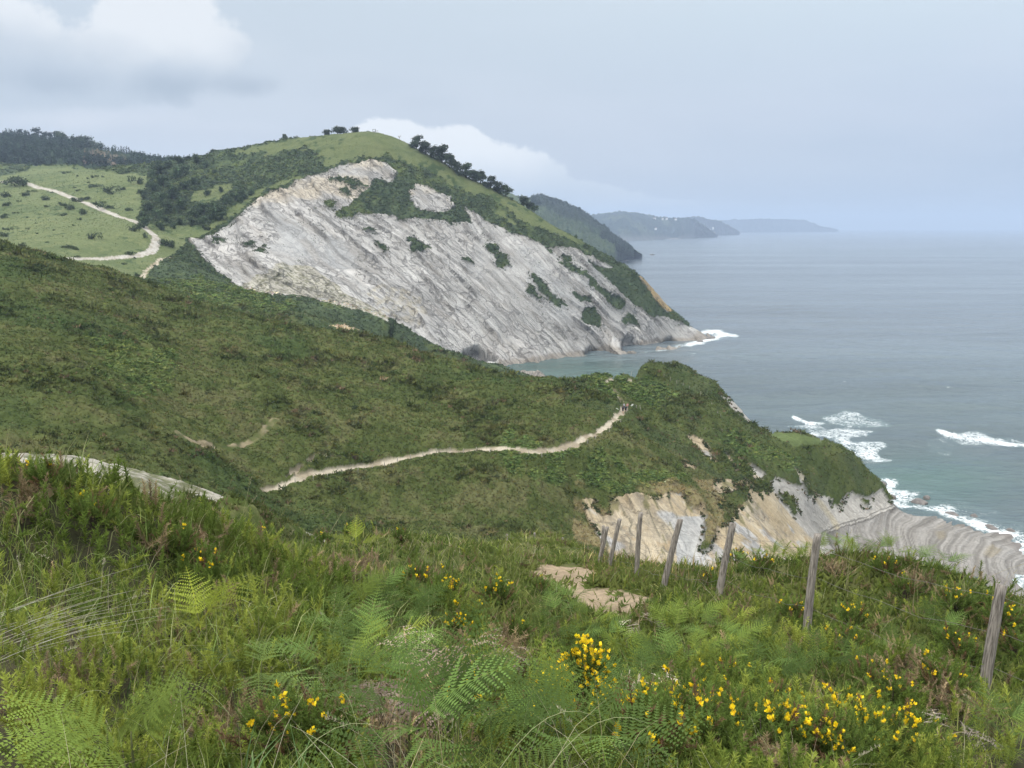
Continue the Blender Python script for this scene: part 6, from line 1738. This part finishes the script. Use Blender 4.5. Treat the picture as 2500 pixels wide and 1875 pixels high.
land_fence(z6([(640, 330), (680, 318), (820, 280), (850, 272), (960, 230), (1023, 222), (1078, 210), (1275, 222), (1330, 238), (1380, 252), (1428, 275), (1478, 298), (1528, 322), (1615, 368), (1672, 415), (1697, 458), (1722, 480), (1742, 520), (1765, 542), (1810, 608)]), 'spur_fence', 'line of pale posts running over the top of the green spur above the sea', Y0=150, Y1=262)
land_fence(z6([(1645, 645), (1715, 650), (1780, 655), (1870, 682), (1910, 690)]), 'spur_fence', 'short line of pale posts at the near foot of the green spur', Y0=140, Y1=230)
land_fence([(1955, 1062), (1985, 1068), (2003, 1078), (2022, 1090), (2040, 1095)], 'field_fence', 'row of thin posts round the small flat field at the end of the spur', Y0=170, Y1=230, h=.9)

# ------------------------------------------------------------------ people
def body_mesh(seed, stride, shirt, legs, skin, hair, bend=0.0, arm=0.0):
    """one continuous walking figure, about 1.72 m, facing +Y"""
    V = [(0, 0, .96), (0, .02 + bend * .3, 1.18), (0, .04 + bend, 1.40), (0, .05 + bend, 1.51), (0, .075 + bend, 1.60), (0, .07 + bend, 1.70)]
    Rr = [.135, .125, .150, .055, .088, .070]; E = [(0, 1), (1, 2), (2, 3), (3, 4), (4, 5)]
    def add(p, r, a): V.append(p); Rr.append(r); E.append((a, len(V) - 1)); return len(V) - 1
    for s in (-1, 1):
        a = add((s * .17, .03 + bend, 1.42), .062, 2); a = add((s * .235, .0 + bend + s * stride * .3, 1.15), .045, a); a = add((s * (.235 + arm), .10 + bend + s * stride * .55, .95), .034, a); add((s * (.23 + arm), .13 + bend + s * stride * .6, .86), .036, a)
        h = add((s * .095, 0, .88), .098, 0); k = add((s * .10, -s * stride * .55 + .05, .50), .068, h); f = add((s * .10, -s * stride, .10), .046, k); add((s * .11, -s * stride + .13, .04), .045, f)
    me = bpy.data.meshes.new('person'); me.from_pydata(V, E, []); me.update()
    o = bpy.data.objects.new('person', me); COL.objects.link(o)
    md = o.modifiers.new('skin', 'SKIN'); md.use_smooth_shade = True
    for v_, r in zip(me.skin_vertices[0].data, Rr): v_.radius = (r, r)
    me.skin_vertices[0].data[0].use_root = True
    sb = o.modifiers.new('sub', 'SUBSURF'); sb.levels = 1; sb.render_levels = 1
    dg = bpy.context.evaluated_depsgraph_get(); ev = o.evaluated_get(dg); m2 = bpy.data.meshes.new_from_object(ev)
    bpy.data.objects.remove(o); bpy.data.meshes.remove(me)
    n = len(m2.vertices); P = np.empty(n * 3); m2.vertices.foreach_get('co', P); P = P.reshape(-1, 3)
    c = np.tile(np.array(skin), (n, 1)); z = P[:, 2]; ax = np.abs(P[:, 0])
    c[(z > .62) & (z < 1.0) & (ax < .22)] = legs
    c[(z >= 1.0) & (z < 1.50)] = shirt; c[(ax > .185) & (z < 1.2)] = skin
    c[(z > 1.64) | ((z > 1.56) & (P[:, 1] < .05 + bend))] = hair; c[z < .12] = (.06, .05, .045)
    a = m2.color_attributes.new('col', 'FLOAT_COLOR', 'POINT'); cc = np.ones((n, 4), np.float32); cc[:, :3] = c; a.data.foreach_set('color', cc.ravel())
    m2.materials.clear(); m2.materials.append(MSKIN)
    for p_ in m2.polygons: p_.use_smooth = True
    return m2
MSKIN = mat_vcol('skin_and_cloth', .8, .2)
def pack_mesh():
    bm = bmesh.new(); bmesh.ops.create_cube(bm, size=1.0)
    for v_ in bm.verts: v_.co = Vector((v_.co.x * .32, v_.co.y * .20, v_.co.z * .48)); v_.co.y *= 1.0 if v_.co.z < 0 else .8
    bmesh.ops.bevel(bm, geom=bm.edges[:], offset=.06, segments=3, affect='EDGES')
    me = bpy.data.meshes.new('backpack'); bm.to_mesh(me); bm.free()
    for p_ in me.polygons: p_.use_smooth = True
    return me
def person(loc, rz, seed, shirt, legs, label, hair=(.04, .03, .02), pack=None, stride=.2, group=None, arm=0.0, h=1.0):
    me = body_mesh(seed, stride, shirt, legs, (.42, .27, .19), hair, .03, arm)
    o = bpy.data.objects.new('person', me); COL.objects.link(o)
    o.location = loc; o.rotation_euler = (0, 0, rz); o.scale = (h, h, h)
    if pack:
        b = bpy.data.objects.new('backpack', pack_mesh()); COL.objects.link(b); b.parent = o; b.location = (0, -.17, 1.28)
        b.data.materials.append(mat_plain('pack_cloth', pack, .8, .2))
    return tag(o, label, 'person', group)
hk = [(1520.5, 1011, .1, (.035, .045, .07), (.05, .05, .055), (.02, .02, .025), .16, 'hiker at the left of the group on the path, navy top and dark shorts'),
      (1527, 1010, -.15, (.020, .050, .055), (.025, .025, .03), (.015, .025, .03), .2, 'hiker in the middle of the group on the path, dark teal top and dark backpack'),
      (1523.5, 1003, .2, (.30, .30, .32), (.05, .05, .06), None, .18, 'hiker in a pale grey top walking just ahead of the other hikers'),
      (1531.5, 1003, -.2, (.42, .22, .20), (.06, .05, .06), None, .22, 'hiker in a pinkish top at the right front of the group')]
for i, (a, b, rz, sh, lg, pk, st_, lab) in enumerate(hk):
    p = on_land(a, b, 140, 182); person(p, rz - .05, i, sh, lg, lab, pack=pk, stride=st_)
p = on_land(340, 547, 380, 520); person((p[0], p[1], p[2] + .1), .6, 9, (.03, .03, .04), (.04, .04, .05), 'lone walker in dark clothes on the pale road in the valley')
for a, lab, s_ in [(921.5, 'left of the two tiny figures standing on the grassy summit', .12), (925.5, 'right of the two tiny figures standing on the grassy summit', .06)]:
    p = on_crest(a); person((p[0], p[1] - 1, p[2] + .2), 2.0, int(a), (.05, .05, .07), (.04, .04, .05), lab, stride=s_)
def bench():
    p = on_crest(917); root = empty('picnic_table', (p[0], p[1] - 1.5, p[2] + .1)); m_ = mat_plain('dark_boards', (.10, .075, .05), .8, .2, 4.0)
    def bx(name, x0, x1, y0, y1, z0, z1):
        bm = bmesh.new(); bmesh.ops.create_cube(bm, size=1.0)
        for v_ in bm.verts: v_.co = Vector(((x0 + x1) / 2 + v_.co.x * (x1 - x0), (y0 + y1) / 2 + v_.co.y * (y1 - y0), (z0 + z1) / 2 + v_.co.z * (z1 - z0)))
        bmesh.ops.bevel(bm, geom=bm.edges[:], offset=.01, segments=1, affect='EDGES')
        me = bpy.data.meshes.new(name); bm.to_mesh(me); bm.free(); me.materials.append(m_); o = bpy.data.objects.new(name, me); COL.objects.link(o); o.parent = root
    bx('tabletop', -1.2, 1.2, -.45, .45, 1.9, 2.05); bx('seat', -1.2, 1.2, -.85, -.55, .45, .55); bx('seat', -1.2, 1.2, .55, .85, .45, .55)
    for x in (-1.0, 1.0): bx('leg', x - .09, x + .09, -.4, .4, 0, 1.9)
    tag(root, 'small dark sheltered table on the very top of the grassy hill', 'table')
bench()
def sign(px_, py_, lean, label):
    p = on_land(px_, py_, 140, 185); root = empty('leaning_signpost', p)
    d = np.array([math.sin(lean), 0, math.cos(lean)])
    v, t = post_mesh(-d * .2, d * 1.3, .05, 71, 4, 7); mesh_np('post', v, t, MPALE, parent=root)
    s = np.array([math.cos(lean), 0, -math.sin(lean)]); c = d * .95 + np.array([0, -.07, 0])
    bm = bmesh.new(); bmesh.ops.create_cube(bm, size=1.0)
    for v_ in bm.verts: v_.co = Vector(c + s * v_.co.x * .30 + d * v_.co.z * .85 + np.array([0, v_.co.y * .03, 0]))
    bmesh.ops.bevel(bm, geom=bm.edges[:], offset=.008, segments=1, affect='EDGES')
    me = bpy.data.meshes.new('board'); bm.to_mesh(me); bm.free(); me.materials.append(mat_plain('white_board', (.72, .72, .66), .6, .3)); o = bpy.data.objects.new('board', me); COL.objects.link(o); o.parent = root
    tag(root, label, 'signpost')
sign(1517, 1006, -1.0, 'pale board on a leaning post at the left of the hikers')
sign(1534, 996, .9, 'pale leaning post with a board at the right of the hikers')

# ------------------------------------------------------------------ rocks in the sea, boat, far houses
MROCK = mat_plain('wet_rock', (.12, .108, .096), .6, .4, .8, .35)
def rock_np(seed, sx, sy, sz):
    bm = bmesh.new(); bmesh.ops.create_icosphere(bm, subdivisions=3, radius=1.0)
    P = np.array([v_.co[:] for v_ in bm.verts]); T = np.array([[v_.index for v_ in f.verts] for f in bm.faces]); bm.free()
    n = fbm(P[:, 0] * 1.3 + seed, P[:, 1] * 1.3, P[:, 2] * 1.3, seed, 4); n2 = vn(P[:, 0] * 2 + P[:, 2] * 5, P[:, 1] * .8 + seed, P[:, 2] * 4, seed + 3)
    P = P * (1 + .35 * n + .12 * n2)[:, None]; P[:, 0] += .35 * P[:, 2]
    return P * np.array([sx, sy, sz]), T
for i, (px_, py_, w, h, lab) in enumerate([(2152, 1182, 24, 12, 'brown rock washed by surf at the end of the bushy point'), (2243, 1226, 34, 12, 'broad dark rock at the near end of the wave-washed platform'), (2262, 1216, 16, 10, 'small reddish rock offshore in the surf beside the platform'), (2376, 1264, 20, 16, 'upright dark rock in the white surf beside the platform'), (2320, 1258, 40, 10, 'low dark rock ridge at the outer edge of the platform'),
                                               (2176, 1216, 20, 14, 'dark wedge of rock at the foot of the pale cliff point'), (2410, 1290, 44, 12, 'long dark ledge at the surf edge of the platform'), (2462, 1300, 26, 14, 'dark jagged rock at the far right end of the platform'), (1735, 826, 22, 7, 'low brown rock at the tip of the white headland'), (1706, 836, 20, 7, 'brown rock in the foam just inside the headland tip')]):
    x, y, z = W0(px_, py_); k = y / FPX
    v, t = rock_np(300 + i, w * k * .5, w * k * .6, h * k * .75)
    o = mesh_np('sea_rock', v, t, MROCK); o.location = (x, y, -.1); tag(o, lab, 'rock')
for i, (px_, py_, w, h, lab) in enumerate([(1525, 637, 16, 3, 'far low reef with foam off the distant headland, nearest one'), (1592, 622, 12, 3, 'far small reef with foam right of the distant headland tip'), (1562, 622, 10, 4, 'dark rock at the very tip of the distant headland'), (1640, 584, 40, 3, 'flat dark island under the hazy coast')]):
    x, y, z = W0(px_, py_); k = y / FPX
    v, t = rock_np(330 + i, w * k * .5, w * k * .8, h * k * .7); o = mesh_np('sea_rock', v, t, MROCK); o.location = (x, y, 0); tag(o, lab, 'rock')
def boat():
    x, y, z = W0(1901, 590); root = empty('fishing_boat', (x, y, 0), .3)
    S = []                                                         # hull sections from stern to bow
    for u_, w, zt in [(-6, 1.5, 1.3), (-3, 1.9, 1.2), (1, 1.9, 1.4), (4, 1.3, 1.9), (6.5, .1, 2.5)]:
        S.append([(u_, -w, zt), (u_ * .96, -w * .7, 0), (u_ * .93, 0, -.6), (u_ * .96, w * .7, 0), (u_, w, zt)])
    V = [p for s in S for p in s]; T = []
    for i in range(4):
        for j in range(4): a = i * 5 + j; T += [(a, a + 1, a + 6), (a, a + 6, a + 5)]
        T += [(i * 5, i * 5 + 5, i * 5 + 9), (i * 5, i * 5 + 9, i * 5 + 4)]
    T += [(0, 4, 2), (0, 2, 1), (2, 4, 3)]
    mesh_np('hull', V, T, mat_plain('hull_paint', (.05, .06, .08), .5, .4), parent=root, smooth=False)
    V = [(a, b, c) for c in (1.2, 3.0) for a, b in ((-2.5, -1.2), (.8, -1.2), (.4, 1.2), (-2.5, 1.2))]
    mesh_np('cabin', V, [(0, 1, 5), (0, 5, 4), (1, 2, 6), (1, 6, 5), (2, 3, 7), (2, 7, 6), (3, 0, 4), (3, 4, 7), (4, 5, 6), (4, 6, 7)], mat_plain('cabin_paint', (.2, .2, .22), .5, .3), parent=root, smooth=False)
    v, t = tube_np([(-.8, 0, 3), (-.8, 0, 6)], [.08, .05], 5); mesh_np('mast', v, t, MWIRE, parent=root)
    tag(root, 'tiny dark boat far out on the open sea', 'boat')
boat()
MWALL = mat_plain('white_wall', (.80, .79, .76), .8, .2); MROOF = mat_plain('tile_roof', (.32, .20, .15), .85, .1)
def house(px_, py_, Y, w, d, h, label):
    x, y, z = W(px_, py_, Y); root = empty('white_house', (x, y, z - 2), random.uniform(-.4, .4))
    V = [(a, b, c) for c in (-6, h) for a, b in ((-w / 2, -d / 2), (w / 2, -d / 2), (w / 2, d / 2), (-w / 2, d / 2))]
    F = [(0, 1, 5), (0, 5, 4), (1, 2, 6), (1, 6, 5), (2, 3, 7), (2, 7, 6), (3, 0, 4), (3, 4, 7)]
    mesh_np('wall', V, F, MWALL, parent=root, smooth=False)
    e = .6; V = [(-w / 2 - e, -d / 2 - e, h), (w / 2 + e, -d / 2 - e, h), (w / 2 + e, d / 2 + e, h), (-w / 2 - e, d / 2 + e, h), (-w / 2 - e, 0, h + d * .28), (w / 2 + e, 0, h + d * .28)]
    mesh_np('roof', V, [(0, 1, 5), (0, 5, 4), (2, 3, 4), (2, 4, 5), (0, 4, 3), (1, 2, 5), (0, 3, 2), (0, 2, 1)], MROOF, parent=root, smooth=False)
    tag(root, label, 'house')
for px_, py_, Y, w, h, lab in [(1598, 533, 5050, 24, 7, 'leftmost pale house on the crest of the hazy coast'), (1618, 534, 5100, 16, 7, 'small white house second from left on the hazy crest'), (1628, 534, 5100, 18, 9, 'brightest white house on the crest of the hazy coast'), (1650, 535, 5200, 22, 6, 'long pale house at the right end of the hazy crest'), (1551, 563, 4600, 18, 12, 'white house low on the slope of the hazy coast'), (1588, 550, 4800, 16, 9, 'lone white house halfway up the hazy coast'), (1601, 558, 4750, 18, 8, 'white house a little below the lone one on the hazy coast'),
                               (1733, 562, 6900, 26, 18, 'large white building by the water of the far cape'), (1741, 558, 6950, 16, 20, 'tall white building behind the large one at the far cape'), (1743, 569, 6300, 20, 10, 'white building right at the shore of the far cape'), (1387, 538, 1850, 16, 6, 'white farmhouse in the woods of the dark headland')]:
    house(px_, py_, Y - 30, w * .7, 9, h * .65, lab)

# ------------------------------------------------------------------ sea air: one even, closed box
def haze():
    x0, x1, y0, y1, z0, z1 = -16000, 18000, -400, 18500, -40, 330
    V = [(x, y, z) for x in (x0, x1) for y in (y0, y1) for z in (z0, z1)]
    F = [(0, 1, 3, 2), (4, 6, 7, 5), (0, 4, 5, 1), (2, 3, 7, 6), (0, 2, 6, 4), (1, 5, 7, 3)]
    me = bpy.data.meshes.new('haze'); me.from_pydata(V, [], F); me.update()
    o = bpy.data.objects.new('haze', me); COL.objects.link(o)
    m = bpy.data.materials.new('sea_air'); m.use_nodes = True
    nt = m.node_tree; nt.nodes.clear()
    out = nt.nodes.new('ShaderNodeOutputMaterial'); pv = nt.nodes.new('ShaderNodeVolumePrincipled')
    pv.inputs['Color'].default_value = (.60, .75, .98, 1)
    pv.inputs['Density'].default_value = 1.45e-4
    nt.links.new(pv.outputs[0], out.inputs['Volume'])
    me.materials.append(m)
    tag(o, kind='stuff')
haze()
